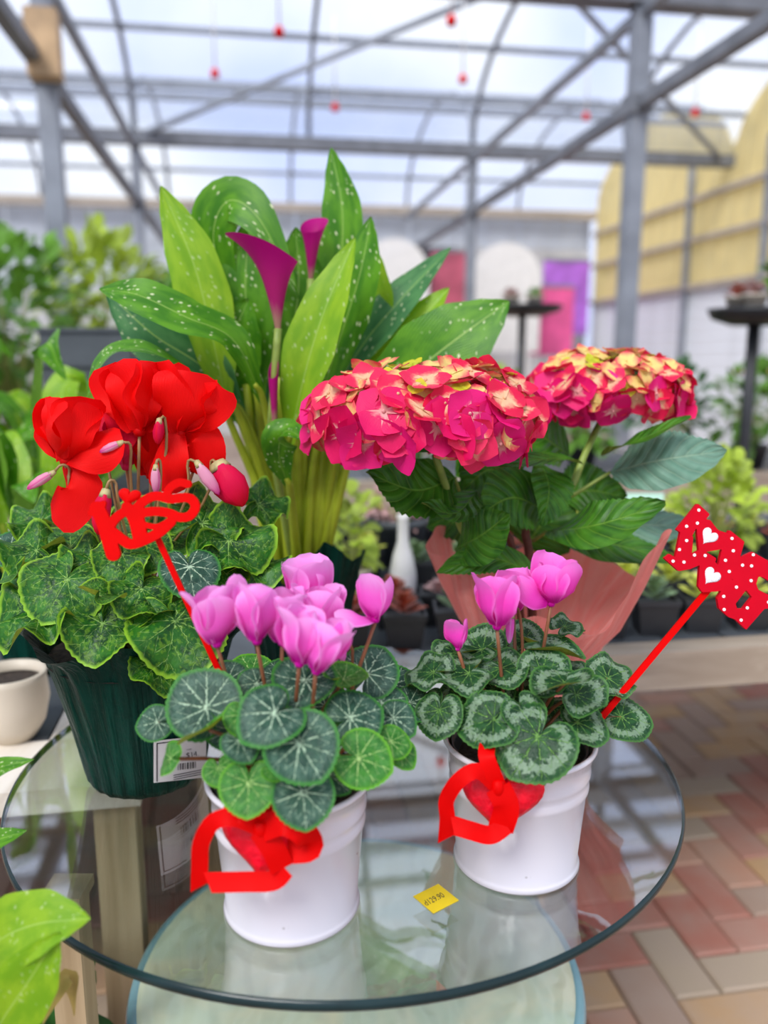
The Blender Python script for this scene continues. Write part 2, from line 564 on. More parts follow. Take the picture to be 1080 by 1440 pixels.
def pearl_mat(name):
    q = NT(name)
    o = q.obj()
    n1 = q.noise(5.0, 3, o, 1.5)
    c = q.mix(q.mr(n1, 0.35, 0.65), (0.60, 0.70, 0.52), (0.78, 0.76, 0.52))
    wv = q.n('TexWave'); wv.inputs['Scale'].default_value = 9.0; wv.inputs['Distortion'].default_value = 9.0
    wv.inputs['Detail'].default_value = 2.5; q.L(o, wv.inputs['Vector'])
    return q.finish(c, 0.10, 0.6, normal=q.bump(wv.outputs['Fac'], 0.28, 0.01), coat=0.3)
M['pearl'] = pearl_mat('pale_green_pearl_glass')
M['pearl_rim'] = plain('blue_green_rim', (0.20, 0.38, 0.42), 0.15, 0.15, 10)
M['cream'] = plain('cream_drum', (0.72, 0.66, 0.50), 0.5, 0.06, 6)

# white enamel bucket: small dark chips
q = NT('white_enamel')
o_ = q.obj()
vo = q.n('TexVoronoi'); vo.inputs['Scale'].default_value = 70
q.L(o_, vo.inputs['Vector'])
sp = q.math('MULTIPLY', q.mr(vo.outputs['Distance'], 0.06, 0.13, 1.0, 0.0), q.mr(q.noise(18, 2, o_), 0.56, 0.62))
cc = q.mix(sp, (0.78, 0.75, 0.80), (0.16, 0.12, 0.10))
M['enamel'] = q.finish(cc, 0.22, 0.5, coat=0.4)

def foil_mat(name, a, b, rough, strength, transl=0.0, sheen=0.5):
    q = NT(name)
    uvv, u, v = q.uv()
    vv = q.comb(q.math('MULTIPLY', u, 60.0), q.math('MULTIPLY', v, 3.0), 0.0)
    n1 = q.noise(1.0, 4, vv, 0.8)
    n2 = q.noise(26.0, 3, q.obj(), 0.8)
    h = q.math('ADD', n1, q.math('MULTIPLY', n2, 0.6))
    c = q.mix(q.mr(n1, 0.35, 0.7), a, b)
    return q.finish(c, rough, sheen, normal=q.bump(h, strength, 0.01), transl=transl)
M['green_foil'] = foil_mat('dark_green_foil', (0.001, 0.022, 0.015), (0.002, 0.045, 0.030), 0.42, 0.7, sheen=0.12)
M['pink_paper'] = foil_mat('salmon_pink_wrap', (0.98, 0.29, 0.26), (0.98, 0.38, 0.34), 0.5, 0.5, transl=0.4, sheen=0.25)

M['cyc_silver'] = cyclamen_leaf_mat('silver_veined_cyclamen_leaf', (0.016, 0.060, 0.036), (0.030, 0.095, 0.055), (0.10, 0.20, 0.14), (0.50, 0.68, 0.46), (0.05, 0.24, 0.03), (0.26, 0.36, 0.03), 0.40, 0.026)
M['cyc_bright'] = cyclamen_leaf_mat('bright_cyclamen_leaf', (0.022, 0.15, 0.014), (0.05, 0.24, 0.022), (0.11, 0.33, 0.08), (0.45, 0.68, 0.22), (0.13, 0.40, 0.02), (0.32, 0.44, 0.03), 0.3, 0.024)
M['cyc_band'] = cyclamen_leaf_mat('silver_banded_cyclamen_leaf', (0.008, 0.045, 0.014), (0.020, 0.095, 0.022), (0.32, 0.46, 0.30), (0.16, 0.34, 0.07), (0.07, 0.20, 0.04), (0.25, 0.29, 0.03), 0.62, 0.020, 0.90)
M['cyc_red'] = cyclamen_leaf_mat('marbled_cyclamen_leaf', (0.006, 0.055, 0.006), (0.018, 0.130, 0.010), (0.08, 0.28, 0.03), (0.28, 0.50, 0.12), (0.26, 0.50, 0.03), (0.40, 0.50, 0.05), 0.30, 0.014, 0.90, 0.30)
M['calla_leaf'] = calla_leaf_mat('speckled_calla_leaf', (0.05, 0.21, 0.006), (0.13, 0.36, 0.012))
M['calla_light'] = calla_leaf_mat('pale_calla_leaf', (0.20, 0.42, 0.012), (0.32, 0.54, 0.02), 0.35)
M['calla_blue'] = calla_leaf_mat('blue_green_calla_leaf', (0.04, 0.17, 0.05), (0.09, 0.27, 0.08), 0.6)
M['calla_petiole'] = plain('yellow_green_petiole', (0.46, 0.55, 0.03), 0.45, 0.3, 14, transl=0.25)
M['spathe'] = petal_mat('magenta_spathe', (0.42, 0.22, 0.16), (0.42, 0.015, 0.15), (0.46, 0.004, 0.19), 0.25)
M['hyd_leaf'] = hydrangea_leaf_mat('hydrangea_leaf', (0.022, 0.100, 0.009), (0.062, 0.20, 0.014), (0.18, 0.38, 0.04), (0.16, 0.22, 0.03))
M['hyd_blue'] = hydrangea_leaf_mat('blue_sheen_hydrangea_leaf', (0.10, 0.22, 0.15), (0.16, 0.29, 0.21), (0.34, 0.50, 0.34), (0.15, 0.26, 0.05))
M['pink_petal'] = petal_mat('pink_petal', (0.68, 0.010, 0.40), (0.96, 0.14, 0.66), (0.98, 0.42, 0.86))
M['magenta_petal'] = petal_mat('magenta_petal', (0.70, 0.006, 0.38), (0.96, 0.07, 0.58), (0.98, 0.24, 0.74))
M['red_petal'] = petal_mat('red_petal', (0.72, 0.001, 0.002), (0.94, 0.003, 0.002), (0.94, 0.004, 0.006), 0.32)
M['crimson_petal'] = petal_mat('crimson_petal', (0.75, 0.03, 0.14), (0.74, 0.004, 0.06), (0.80, 0.004, 0.02), 0.22)
M['bud'] = petal_mat('pink_white_bud', (0.78, 0.70, 0.62), (0.80, 0.34, 0.48), (0.70, 0.02, 0.26), 0.22)
M['fl_mag'] = floret_mat('magenta_floret', (0.80, 0.005, 0.12), (0.82, 0.010, 0.20), (0.88, 0.42, 0.40), 0.24)
M['fl_red'] = floret_mat('rose_red_floret', (0.78, 0.006, 0.065), (0.82, 0.02, 0.10), (0.88, 0.55, 0.32), 0.46)
M['fl_mid'] = floret_mat('cream_centred_floret', (0.82, 0.02, 0.09), (0.84, 0.08, 0.12), (0.86, 0.66, 0.22), 0.78)
M['fl_young'] = floret_mat('yellow_young_floret', (0.80, 0.62, 0.06), (0.70, 0.64, 0.03), (0.56, 0.58, 0.03), 0.9)
M['green_a'] = plain('mid_green_foliage', (0.13, 0.30, 0.03), 0.5, 0.4, 9, transl=0.25)
M['green_b'] = plain('yellow_green_foliage', (0.38, 0.50, 0.05), 0.5, 0.35, 9, transl=0.25)
M['green_c'] = plain('dark_green_foliage', (0.03, 0.13, 0.02), 0.5, 0.4, 9, transl=0.2)
M['suc_red'] = plain('rust_red_succulent', (0.45, 0.10, 0.05), 0.5, 0.3, 30)
M['suc_pink'] = plain('pink_grey_succulent', (0.50, 0.30, 0.28), 0.5, 0.3, 30)
M['suc_green'] = plain('grey_green_succulent', (0.20, 0.30, 0.14), 0.5, 0.3, 30)
M['suc_yel'] = plain('lime_succulent', (0.58, 0.62, 0.10), 0.5, 0.3, 30)
M['orange'] = plain('orange_petals', (0.80, 0.42, 0.02), 0.5, 0.1)
M['white_paint'] = plain('white_paint', (0.80, 0.78, 0.76), 0.5, 0.05)
M['pink_banner'] = plain('rose_banner', (0.50, 0.10, 0.16), 0.6, 0.3, 2.5)
M['purple_banner'] = plain('violet_banner', (0.42, 0.14, 0.62), 0.6, 0.3, 2.5)
M['hot_banner'] = plain('hot_pink_banner', (0.75, 0.10, 0.30), 0.6, 0.25, 2.5)
M['orange_box'] = plain('ochre_wood_box', (0.50, 0.33, 0.18), 0.6, 0.2, 8)

def brick_mat(name, attr):
    q = NT(name)
    if attr:
        a = q.n('Attribute'); a.attribute_name = 'rnd'
        rn = a.outputs['Fac']
    else:
        rn = q.rnd()
    cr = q.n('ValToRGB')
    cr.color_ramp.interpolation = 'CONSTANT'
    e = cr.color_ramp.elements
    e[0].position = 0.0; e[0].color = (0.45, 0.18, 0.13, 1)
    e[1].position = 0.22; e[1].color = (0.54, 0.34, 0.18, 1)
    for p, c in ((0.42, (0.42, 0.29, 0.22, 1)), (0.62, (0.48, 0.24, 0.18, 1)), (0.78, (0.46, 0.36, 0.26, 1)), (0.9, (0.52, 0.28, 0.19, 1))):
        x = e.new(p); x.color = c
    q.L(rn, cr.inputs[0])
    g = q.n('NewGeometry').outputs['Position']
    n1 = q.noise(9.0, 4, g)
    n2 = q.noise(140.0, 3, g)
    c = q.mix(q.mr(n1, 0.3, 0.75, 0.0, 0.45), cr.outputs[0], (0.46, 0.36, 0.29))
    return q.finish(c, 0.75, 0.3, normal=q.bump(n2, 0.3, 0.003))
M['brick'] = brick_mat('clay_paver', False)
M['brick_far'] = brick_mat('clay_paver_far', True)
q = NT('sand_joint_ground')
bt = q.n('TexBrick'); bt.inputs['Scale'].default_value = 5.0
g_ = q.n('NewGeometry').outputs['Position']
n_ = q.noise(2.0, 4, g_)
M['ground'] = q.finish(q.mix(q.mr(n_, 0.3, 0.7), (0.24, 0.17, 0.13), (0.31, 0.23, 0.18)), 0.9)

# ------------------------------------------------------------------ greenhouse frame (axes u, v)
YAW = R(9.3)
UA = Vector((math.cos(YAW), math.sin(YAW), 0))
VA = Vector((-math.sin(YAW), math.cos(YAW), 0))
def G(u, v, z): return UA * u + VA * v + Vector((0, 0, z))
ROWS = [-2.25, 1.65, 5.38, 9.45, 13.35]
HOOPS = [-1.1 + 1.825 * k for k in range(-5, 4)]
COLS = [-1.1 + 3.65 * k for k in (-2, -1, 0, 1)]
U0, U1 = -10.2, 5.7
GUT, RISE = 3.5, 0.95

# floor
fl = put('floor', [(-14, -4, -0.012), (14, -4, -0.012), (14, 24, -0.012), (-14, 24, -0.012)], [(0, 1, 2, 3)], M['ground'], None, smooth=False)
tag(fl, kind='structure')
def brick_geo():
    L, B, H, b = 0.098, 0.048, 0.0, 0.005
    v = [(-L, -B, -0.03), (L, -B, -0.03), (L, B, -0.03), (-L, B, -0.03),
         (-L, -B, -b), (L, -B, -b), (L, B, -b), (-L, B, -b),
         (-L + b, -B + b, 0), (L - b, -B + b, 0), (L - b, B - b, 0), (-L + b, B - b, 0)]
    f = [(8, 9, 10, 11)]
    for k in range(4):
        j = (k + 1) % 4
        f += [(k, j, 4 + j, 4 + k), (4 + k, 4 + j, 8 + j, 8 + k)]
    return v, f
bv, bf_ = brick_geo()
brick_me = bpy.data.meshes.new('brick')
brick_me.from_pydata(bv, [], bf_)
brick_me.materials.append(M['brick'])
herring = []
for i in range(-70, 75):
    for j in range(-30, 32):
        # herringbone: step (1,1) along the diagonal, each L pair repeats every 4 units across
        x0 = i + 2 * j + 0.0
        y0 = i - 2 * j
        for (cx, cy, rot) in ((x0 + 1.0, y0 + 0.5, 0.0), (x0 + 0.5, y0 + 2.0, PI / 2)):
            p = G(cx * 0.1 + 1.0, cy * 0.1 + 2.6, 0)
            if -2.6 < p.x < 4.2 and 0.75 < p.y < 5.6:
                herring.append((p, rot + YAW))
def on_screen(p):
    d = p - CAM
    z = d.dot(FW)
    return 540 + F_PX * d.x / z, 720 - F_PX * d.dot(UP) / z, z
scored = []
for p, rt in herring:
    sx, sy, z = on_screen(p)
    vis = (820 < sx < 1110 and 930 < sy < 1480) or (-10 < sx < 330 and 1090 < sy < 1460)
    scored.append((0 if vis else 1, z, p, rt))
scored.sort(key=lambda s: (s[0], s[1]))
far = MB(); far_r = []
for k, (a, z, p, rt) in enumerate(scored):
    mw = Matrix.Translation(p + Vector((0, 0, random.uniform(-0.0015, 0.0015)))) @ Matrix.Rotation(rt, 4, 'Z')
    if k < 300:
        place('brick', brick_me, mw, fl)
    else:
        far.add([mw @ Vector(q_) for q_ in bv], bf_)
        far_r += [random.random()] * len(bv)
fo = put('brick_field', far.v, far.f, M['brick_far'], fl, None, smooth=False)
at_ = fo.data.attributes.new('rnd', 'FLOAT', 'POINT')
at_.data.foreach_set('value', far_r)
fo['kind'] = 'stuff'

# roof
roof = empty('ceiling', G(0, 5.86, GUT), kind='structure')
def arch(bay, phi):
    v0, v1 = ROWS[bay], ROWS[bay + 1]
    return (v0 + v1) / 2 - (v1 - v0) / 2 * math.cos(phi), GUT + 0.06 + RISE * math.sin(phi)
PH = [0, R(26), R(52), R(90), R(128), R(154), PI]
for b in range(4):
    for ui, u in enumerate(HOOPS):
        pts = [G(u, *arch(b, PI * k / 12)) for k in range(13)]
        v, f, uv = tube(pts, 0.028, 6, 16)
        put('hoop', v, f, M['steel'], roof, uv)
    for ph in PH[1:-1]:
        vv, zz = arch(b, ph)
        v, f = bar(G(U0, vv, zz - 0.02), G(U1, vv, zz - 0.02), 0.05)
        put('purlin', v, f, M['steel'], roof, smooth=False)
    edges = [U0] + HOOPS + [U1]
    for a, c in zip(edges, edges[1:]):
        for p0, p1 in zip(PH, PH[1:]):
            v, f, uv = [], [], []
            for k in range(4):
                vv, zz = arch(b, p0 + (p1 - p0) * k / 3)
                v += [G(a + 0.004, vv, zz + 0.035), G(c - 0.004, vv, zz + 0.035)]
                if k: f.append((2 * k - 2, 2 * k - 1, 2 * k + 1, 2 * k))
            put('pane', v, f, M['film'], roof)
for rI, rv in enumerate(ROWS):
    v, f = bar(G(U0, rv, GUT), G(U1, rv, GUT), 0.16, 0.13)
    put('gutter', v, f, M['steel_dark'] if rI < 4 else M['beam_tan'], roof, smooth=False)
for u in COLS:
    v, f = bar(G(u, ROWS[0], 2.85), G(u, ROWS[4], 2.85), 0.075, 0.075)
    put('tie_beam', v, f, M['steel_dark'], roof, smooth=False)
    v, f = bar(G(u, ROWS[0], 3.40), G(u, ROWS[4], 3.40), 0.06, 0.06)
    put('tie_beam', v, f, M['steel'], roof, smooth=False)
# long diagonal sway braces across the roof bays
for (ua, va, za, ub, vb, zb) in ((-1.1, 9.45, 3.5, 2.55, 7.2, 4.4), (2.55, 7.2, 4.4, 5.6, 9.45, 3.5)):
    v, f = bar(G(ua, va, za), G(ub, vb, zb), 0.045, 0.045)
    put('sway_brace', v, f, M['steel'], roof, smooth=False)
# red sprinkler droppers
for (u, v_) in ((-0.2, 7.6), (0.9, 8.4), (1.9, 7.4), (-2.2, 7.9), (3.4, 8.3), (0.3, 6.6), (4.4, 8.0), (1.5, 6.2)):
    p = G(u, v_, 0)
    ztop = GUT + 0.06 + RISE * math.sin(math.acos(max(-1, min(1, (7.5 - v_) / 1.95))))
    spk = empty('mist_sprinkler', p + Vector((0, 0, 3.55)), 'small red mist sprinkler hanging on a thin tube below the roof', 'sprinkler', 'red sprinklers hanging below the roof')
    v, f, uv = tube([p + Vector((0, 0, 3.62)), p + Vector((0, 0, ztop))], 0.008, 5, 2)
    put('drop_tube', v, f, M['white_paint'], spk, uv)
    v, f, uv = lathe(p + Vector((0, 0, 3.55)), [(0.0, 0), (0.035, 0.01), (0.035, 0.06), (0.012, 0.08), (0.0, 0.085)], 12)
    put('nozzle', v, f, M['red_gloss'], spk, uv)

# columns
CLAB = {(-1.1, 5.38): 'grey steel column with an ochre wooden box clamped near its top',
        (2.55, 5.38): 'square grey steel column standing behind the hydrangea heads',
        (-1.1, 9.45): 'slim grey steel column beyond the column with the ochre box',
        (2.55, 9.45): 'grey steel column standing in front of the round white boards',
        (-4.75, 9.45): 'grey steel column among the plants far beyond the calla pots'}
for u in COLS:
    for rv in ROWS[1:4]:
        key = (round(u, 2), rv)
        if key not in CLAB: continue
        base = G(u, rv, 0)
        r = empty('steel_column', base, CLAB[key], 'column')
        w = 0.11 if rv < 6 else 0.10
        v, f = boxc(base, w, w, GUT - 0.075, YAW)
        put('shaft', v, f, M['steel'], r, smooth=False)
        v, f = boxc(base, w * 2, w * 2, 0.012, YAW)
        put('base_plate', v, f, M['steel_dark'], r, smooth=False)
        v, f = boxc(base + Vector((0, 0, 2.79)), w * 1.4, w * 1.4, 0.12, YAW)
        put('bracket', v, f, M['steel_dark'], r, smooth=False)
bx = W(72, 75, 4.95)
v, f = boxc(bx + Vector((0, -0.1, -0.16)), 0.17, 0.12, 0.34, YAW)
tag(put('junction_box', v, f, M['orange_box'], None, smooth=False), 'ochre wooden junction box clamped to a grey column', 'box')

# right gable wall: yellow sheets above, white siding below
wr = empty('wall_right', G(U1, 6, 0), kind='structure')
def wall_top(v_):
    for b in range(4):
        if ROWS[b] <= v_ <= ROWS[b + 1]:
            c = ((ROWS[b] + ROWS[b + 1]) / 2 - v_) / ((ROWS[b + 1] - ROWS[b]) / 2)
            return GUT + 0.03 + RISE * math.sin(math.acos(max(-1, min(1, c))))
    return GUT
NS = 34
for k in range(NS):
    a = 1.9 + (13.3 - 1.9) * k / NS
    c = 1.9 + (13.3 - 1.9) * (k + 1) / NS - 0.02
    z0 = 2.12
    vv = []
    for du in (0.0, 0.03):
        vv += [G(U1 + du, a, z0), G(U1 + du, c, z0), G(U1 + du, c, wall_top(c)), G(U1 + du, (a + c) / 2, wall_top((a + c) / 2)), G(U1 + du, a, wall_top(a))]
    f = [(0, 1, 2, 3, 4), (9, 8, 7, 6, 5)] + [(i, i + 5, (i + 1) % 5 + 5, (i + 1) % 5) for i in range(5)]
    put('polycarbonate_sheet', vv, f, M['yellow_poly'], wr, smooth=False)
for zz in (2.12, 2.7, 3.2):
    v, f = bar(G(U1 - 0.04, 1.9, zz), G(U1 - 0.04, 13.3, zz), 0.06)
    put('rail', v, f, M['beam_tan'], wr, smooth=False)
for k in range(8):
    vv_ = 2.0 + k * 1.65
    v, f = bar(G(U1 - 0.05, vv_, 0), G(U1 - 0.05, vv_, min(wall_top(vv_), 3.6)), 0.07)
    put('stud', v, f, M['steel'], wr, smooth=False)
for k in range(14):
    z = k * 0.15
    v, f = boxg(G(U1, 1.9, z), VA * 11.4, UA * 0.03, Vector((0, 0, 0.143)))
    put('siding_board', v, f, M['siding'], wr, smooth=False)

# back wall
wb = empty('wall_back', G(-2, 13.5, 0), kind='structure')
n = 26
for k in range(n):
    a = U0 + (U1 - U0) * k / n
    wd = (U1 - U0) / n - 0.015
    v, f = boxg(G(a, 13.5, 0), UA * wd, VA * 0.03, Vector((0, 0, 2.25)))
    put('wall_sheet', v, f, M['greywall'], wb, smooth=False)
    v, f = boxg(G(a, 13.5, 2.98), UA * wd, VA * 0.03, Vector((0, 0, 0.5)))
    put('upper_sheet', v, f, M['clear_poly'], wb, smooth=False)
for a, c, m_ in ((U0, -1.0, 'clear_poly'), (-1.0, 3.4, 'darkwall'), (3.4, U1, 'greywall')):
    v, f = boxg(G(a, 13.5, 2.25), UA * (c - a), VA * 0.03, Vector((0, 0, 0.73)))
    put('wall_band', v, f, M[m_], wb, smooth=False)
# left wall
wl = empty('wall_left', G(U0, 6, 0), kind='structure')
for k in range(17):
    a = 1.9 + 0.7 * k
    v, f = boxg(G(U0 - 0.03, a, 0.0), VA * 0.68, UA * 0.03, Vector((0, 0, 3.45)))
    put('wall_sheet', v, f, M['clear_poly'], wl, smooth=False)

# banners and arch boards in front of the back wall
def banner(px0, px1, py0, py1, v_, m, label):
    def GV(px, py):
        d = W(px, py, 10) - CAM
        t = v_ / d.dot(VA)
        return CAM + d * t
    a, b = GV(px0, py1), GV(px1, py0)
    z0, z1 = min(a.z, b.z), max(a.z, b.z)
    u0, u1 = a.dot(UA), b.dot(UA)
    r = empty('banner', G((u0 + u1) / 2, v_, 0), label, 'banner')
    v, f = boxg(G(u0, v_, z0), UA * (u1 - u0), VA * 0.03, Vector((0, 0, z1 - z0)))
    put('printed_sheet', v, f, m, r, smooth=False)
    for uu in (u0 + 0.04, u1 - 0.04):
        v, f = bar(G(uu, v_ + 0.05, 0), G(uu, v_ + 0.05, z1), 0.03)
        put('pole', v, f, M['steel'], r, smooth=False)
    v, f = boxg(G(u0, v_ - 0.01, z1), UA * (u1 - u0), VA * 0.05, Vector((0, 0, 0.04)))
    put('top_rail', v, f, M['steel'], r, smooth=False)
banner(606, 668, 355, 470, 12.9, M['pink_banner'], 'rose red printed banner between the round white boards')
banner(762, 830, 368, 470, 12.8, M['purple_banner'], 'violet printed banner beside the grey column')
banner(742, 808, 405, 500, 12.2, M['hot_banner'], 'hot pink printed banner standing low before the violet one')
def arch_board(pxc, pyc, rpx, v_, label):
    d = W(pxc, pyc, 10) - CAM
    c = CAM + d * (v_ / d.dot(VA))
    rr = S(rpx, c)
    u = c.dot(UA)
    r = empty('round_top_board', G(u, v_, 0), label, 'board', 'round white boards by the back wall')
    poly = [G(u + rr, v_, c.z - 2 * rr)] + [c + UA * rr * math.cos(a * PI / 16) + Vector((0, 0, rr * math.sin(a * PI / 16))) for a in range(17)] + [G(u - rr, v_, c.z - 2 * rr)]
    poly = [p + VA * (v_ - p.dot(VA)) for p in poly]
    v, f = prism(poly, VA * 0.06)
    put('panel', v, f, M['white_paint'], r, smooth=False)
    for s in (-1, 1):
        v, f = bar(G(u + s * rr * 0.7, v_ + 0.03, 0), G(u + s * rr * 0.7, v_ + 0.03, c.z - 1.9 * rr), 0.05)
        put('leg', v, f, M['white_paint'], r, smooth=False)
arch_board(556, 385, 48, 11.7, 'round topped white board left of the rose banner'.replace('left of', 'beside'))
arch_board(713, 393, 50, 11.7, 'round topped white board between the rose and hot pink banners')

# ------------------------------------------------------------------ the glass table
TC = Vector((-0.045, 0.9615, 0))
TR = 0.4025
tb = empty('glass_table', TC, 'round two tier table with a clear glass top and pale green lower disc', 'table')
TH = 0.010
top = [Vector((TR * math.cos(2 * PI * k / 128) * 0.9915 + TC.x, TR * 0.9915 * math.sin(2 * PI * k / 128) + TC.y, TABLE_Z)) for k in range(128)]
bot = [p - Vector((0, 0, TH)) for p in top]
put('glass_top', top + bot, [tuple(range(128)), tuple(range(255, 127, -1))], M['glass'], tb, smooth=False)
v, f, uv = lathe(TC + Vector((0, 0, TABLE_Z - TH)), [(TR * 0.9915, 0.0), (TR - 0.001, 0.0012), (TR, 0.004), (TR, 0.006), (TR - 0.001, 0.0088), (TR * 0.9915, 0.010)], 128)
put('glass_edge', v, f, M['glass_edge'], tb, uv)
LZ = TABLE_Z - 0.30
LR = 0.298
v, f, uv = lathe(TC + Vector((0.010, 0, 0)), [(0.0, LZ - 0.02), (LR - 0.02, LZ - 0.02), (LR - 0.012, LZ - 0.001), (LR - 0.02, LZ), (0.0, LZ)], 96)
put('lower_disc', v, f, M['pearl'], tb, uv, smooth=False)
v, f, uv = lathe(TC + Vector((0.010, 0, 0)), [(LR - 0.03, LZ - 0.026), (LR - 0.004, LZ - 0.024), (LR, LZ - 0.013), (LR - 0.004, LZ - 0.002), (LR - 0.012, LZ + 0.001), (LR - 0.016, LZ - 0.003)], 96)
put('lower_rim', v, f, M['pearl_rim'], tb, uv)
v, f, uv = lathe(TC + Vector((0.010, 0, 0)), [(0.0, 0.0), (LR - 0.03, 0.0), (LR - 0.03, 0.03), (LR - 0.045, 0.05), (LR - 0.045, LZ - 0.05), (LR - 0.03, LZ - 0.02), (0, LZ - 0.02)], 64)
put('drum_base', v, f, M['cream'], tb, uv)
def support(px, Y, w):
    c = W(px, 1100, Y); c.z = LZ
    v, f, uv = [], [], []
    for i in range(9):
        a = R(-60 + 15 * i)
        p = Vector((c.x + w * math.sin(a), c.y + w * 0.6 * (1 - math.cos(a)), 0))
        for dy in (0, 0.008):
            for z in (LZ, TABLE_Z - TH):
                v.append(Vector((p.x, p.y + dy, z)))
    for i in range(8):
        a, b = 4 * i, 4 * i + 4
        f += [(a, b, b + 1, a + 1), (a + 2, a + 3, b + 3, b + 2), (a + 1, b + 1, b + 3, a + 3), (a, a + 2, b + 2, b)]
    f += [(0, 1, 3, 2), (32, 34, 35, 33)]
    put('glass_support', v, f, M['glass_post'], tb)
support(405, 1.02, 0.06)
support(735, 1.06, 0.05)

# yellow price card on the glass
pc = Wz(613, 1264, TABLE_Z)
Xc = (Wz(632, 1253, TABLE_Z) - Wz(594, 1272, TABLE_Z)).normalized()
Yc = Vector((0, 0, 1)).cross(Xc)
card = empty('price_card', pc + Vector((0, 0, 0.0003)), 'small yellow price card with handwriting on the glass top', 'price tag')
cw, chh = 0.0125 * 1.0, 0.0105
v, f = boxg(pc - Xc * 0.0155 - Yc * 0.0150 + Vector((0, 0, 0.0003)), Xc * 0.031, Yc * 0.030, Vector((0, 0, 0.0004)))
put('card', v, f, M['yellow_card'], card, smooth=False)
v, f = text_mesh('d129.90', 0.0105, pc - Xc * 0.0145 - Yc * 0.0035 + Vector((0, 0, 0.0009)), Xc * 0.68, Yc + Xc * 0.15)
put('handwriting', v, f, M['ink'], card, smooth=False)

# ------------------------------------------------------------------ cyclamen builders
def heartR(th):
    a = abs(math.degrees(th))
    return interp([(0, 1.0), (12, 0.955), (30, 0.91), (55, 0.885), (80, 0.86), (105, 0.82), (130, 0.77), (150, 0.70), (163, 0.58), (173, 0.36), (180, 0.14)], a)

def cyc_leaf_mesh(name, m, cup, fold, wave, k, tipd, serr=0.018, ph=0.0):
    NR, NTH = 7, 72
    v, uvs, f = [Vector((0, 0, 0))], [(0.5, 0.5)], []
    for i in range(1, NR + 1):
        rho = i / NR
        for j in range(NTH):
            th = -PI + 2 * PI * j / NTH
            Rr = heartR(th) * (1 + (serr * math.sin(34 * th) if i == NR else 0))
            x, y = rho * Rr * math.sin(th), rho * Rr * math.cos(th)
            z = cup * rho ** 2 + fold * abs(x) + wave * rho ** 2.2 * math.cos(k * th + ph) + tipd * max(0, y) ** 2
            z += 0.02 * math.cos(th / 0.33) * rho * (1 - rho)
            v.append(Vector((x * (1 - 0.12 * abs(fold)), y, z)))
            uvs.append((0.5 + 0.5 * rho * math.sin(th), 0.5 + 0.5 * rho * math.cos(th)))
    for j in range(NTH):
        f.append((0, 1 + (j + 1) % NTH, 1 + j))
    for i in range(NR - 1):
        a, b = 1 + i * NTH, 1 + (i + 1) * NTH
        for j in range(NTH):
            j2 = (j + 1) % NTH
            f.append((a + j, a + j2, b + j2, b + j))
    me = bpy.data.meshes.new(name)
    me.from_pydata([tuple(p) for p in v], [], f)
    ul = me.uv_layers.new(name='UVMap')
    for lp in me.loops: ul.data[lp.index].uv = uvs[lp.vertex_index]
    me.materials.append(m)
    for p in me.polygons: p.use_smooth = True
    bm = bmesh.new(); bm.from_mesh(me)
    bmesh.ops.recalc_face_normals(bm, faces=bm.faces)
    if sum(fc.normal.z for fc in bm.faces) < 0:
        bmesh.ops.reverse_faces(bm, faces=bm.faces)
    bm.to_mesh(me); bm.free()
    return me

LV = {}
for key in ('cyc_silver', 'cyc_bright', 'cyc_band', 'cyc_red'):
    w = 2.5 if key == 'cyc_red' else (1.1 if key == 'cyc_band' else 0.55)
    LV[key] = [
        cyc_leaf_mesh('leaf', M[key], 0.02, 0.06, 0.03 * w, 3, -0.08),
        cyc_leaf_mesh('leaf', M[key], -0.12, 0.10, 0.06 * w, 4, -0.06, ph=0.8),
        cyc_leaf_mesh('leaf', M[key], 0.16, 0.10, 0.08 * w, 3, -0.18, ph=2.0),
        cyc_leaf_mesh('leaf', M[key], -0.20, 0.34, 0.07 * w, 5, -0.10, ph=0.4),
        cyc_leaf_mesh('leaf', M[key], 0.10, -0.12, 0.14 * w, 4, 0.05, ph=1.4),
        cyc_leaf_mesh('leaf', M[key], -0.06, 0.22, 0.12 * w, 6, -0.22, ph=0.2),
    ]
RIGHT = Vector((1, 0, 0))

def leaf_matrix(center, size, ang, face, side=0.0, roll=0.0):
    """ang = direction of the tip as seen on the picture plane; face 0 = lies flat, 1 = faces the viewer"""
    to_cam = (CAM - center).normalized()
    n = (Vector((0, 0, 1)) * (1 - face) + to_cam * face + RIGHT * side).normalized()
    t = RIGHT * math.cos(R(ang)) + UP * math.sin(R(ang))
    # lift the screen direction onto the leaf plane along the view ray
    k = -t.dot(n) / to_cam.dot(n) if abs(to_cam.dot(n)) > 0.25 else 0
    t = t + to_cam * k
    t = (t - n * t.dot(n)).normalized()
    x = t.cross(n)
    m = Matrix((x, t, n)).transposed().to_4x4()
    org = center - t * size * 0.22
    return Matrix.Translation(org) @ m @ Matrix.Scale(size, 4), org, t, n

def add_leaf(root, key, var, px, py, Y, wpx, ang, face, side=0.0, crown=None, pm=None):
    c = W(px, py, Y)
    size = S(wpx, c) / (1.40 if key == 'cyc_red' else 1.52)
    mw, org, t, n = leaf_matrix(c, size, ang, face, side)
    o = place('leaf', LV[key][var % 6], mw, root)
    if crown is not None:
        mid = crown.lerp(org, 0.55) + Vector((0, 0, 0.012))
        v, f, uv = tube([crown, mid, org - n * 0.001], 0.0019, 6, 7, 0.0015)
        put('petiole', v, f, pm or M['petiole'], o, uv)
    return o

CP = [(0, 0.34), (0.12, 0.55), (0.35, 0.86), (0.62, 1.0), (0.8, 0.93), (0.92, 0.66), (1, 0.22)]
CPR = [(0, 0.30), (0.15, 0.55), (0.4, 0.85), (0.7, 1.0), (0.86, 0.95), (0.95, 0.78), (1, 0.50)]

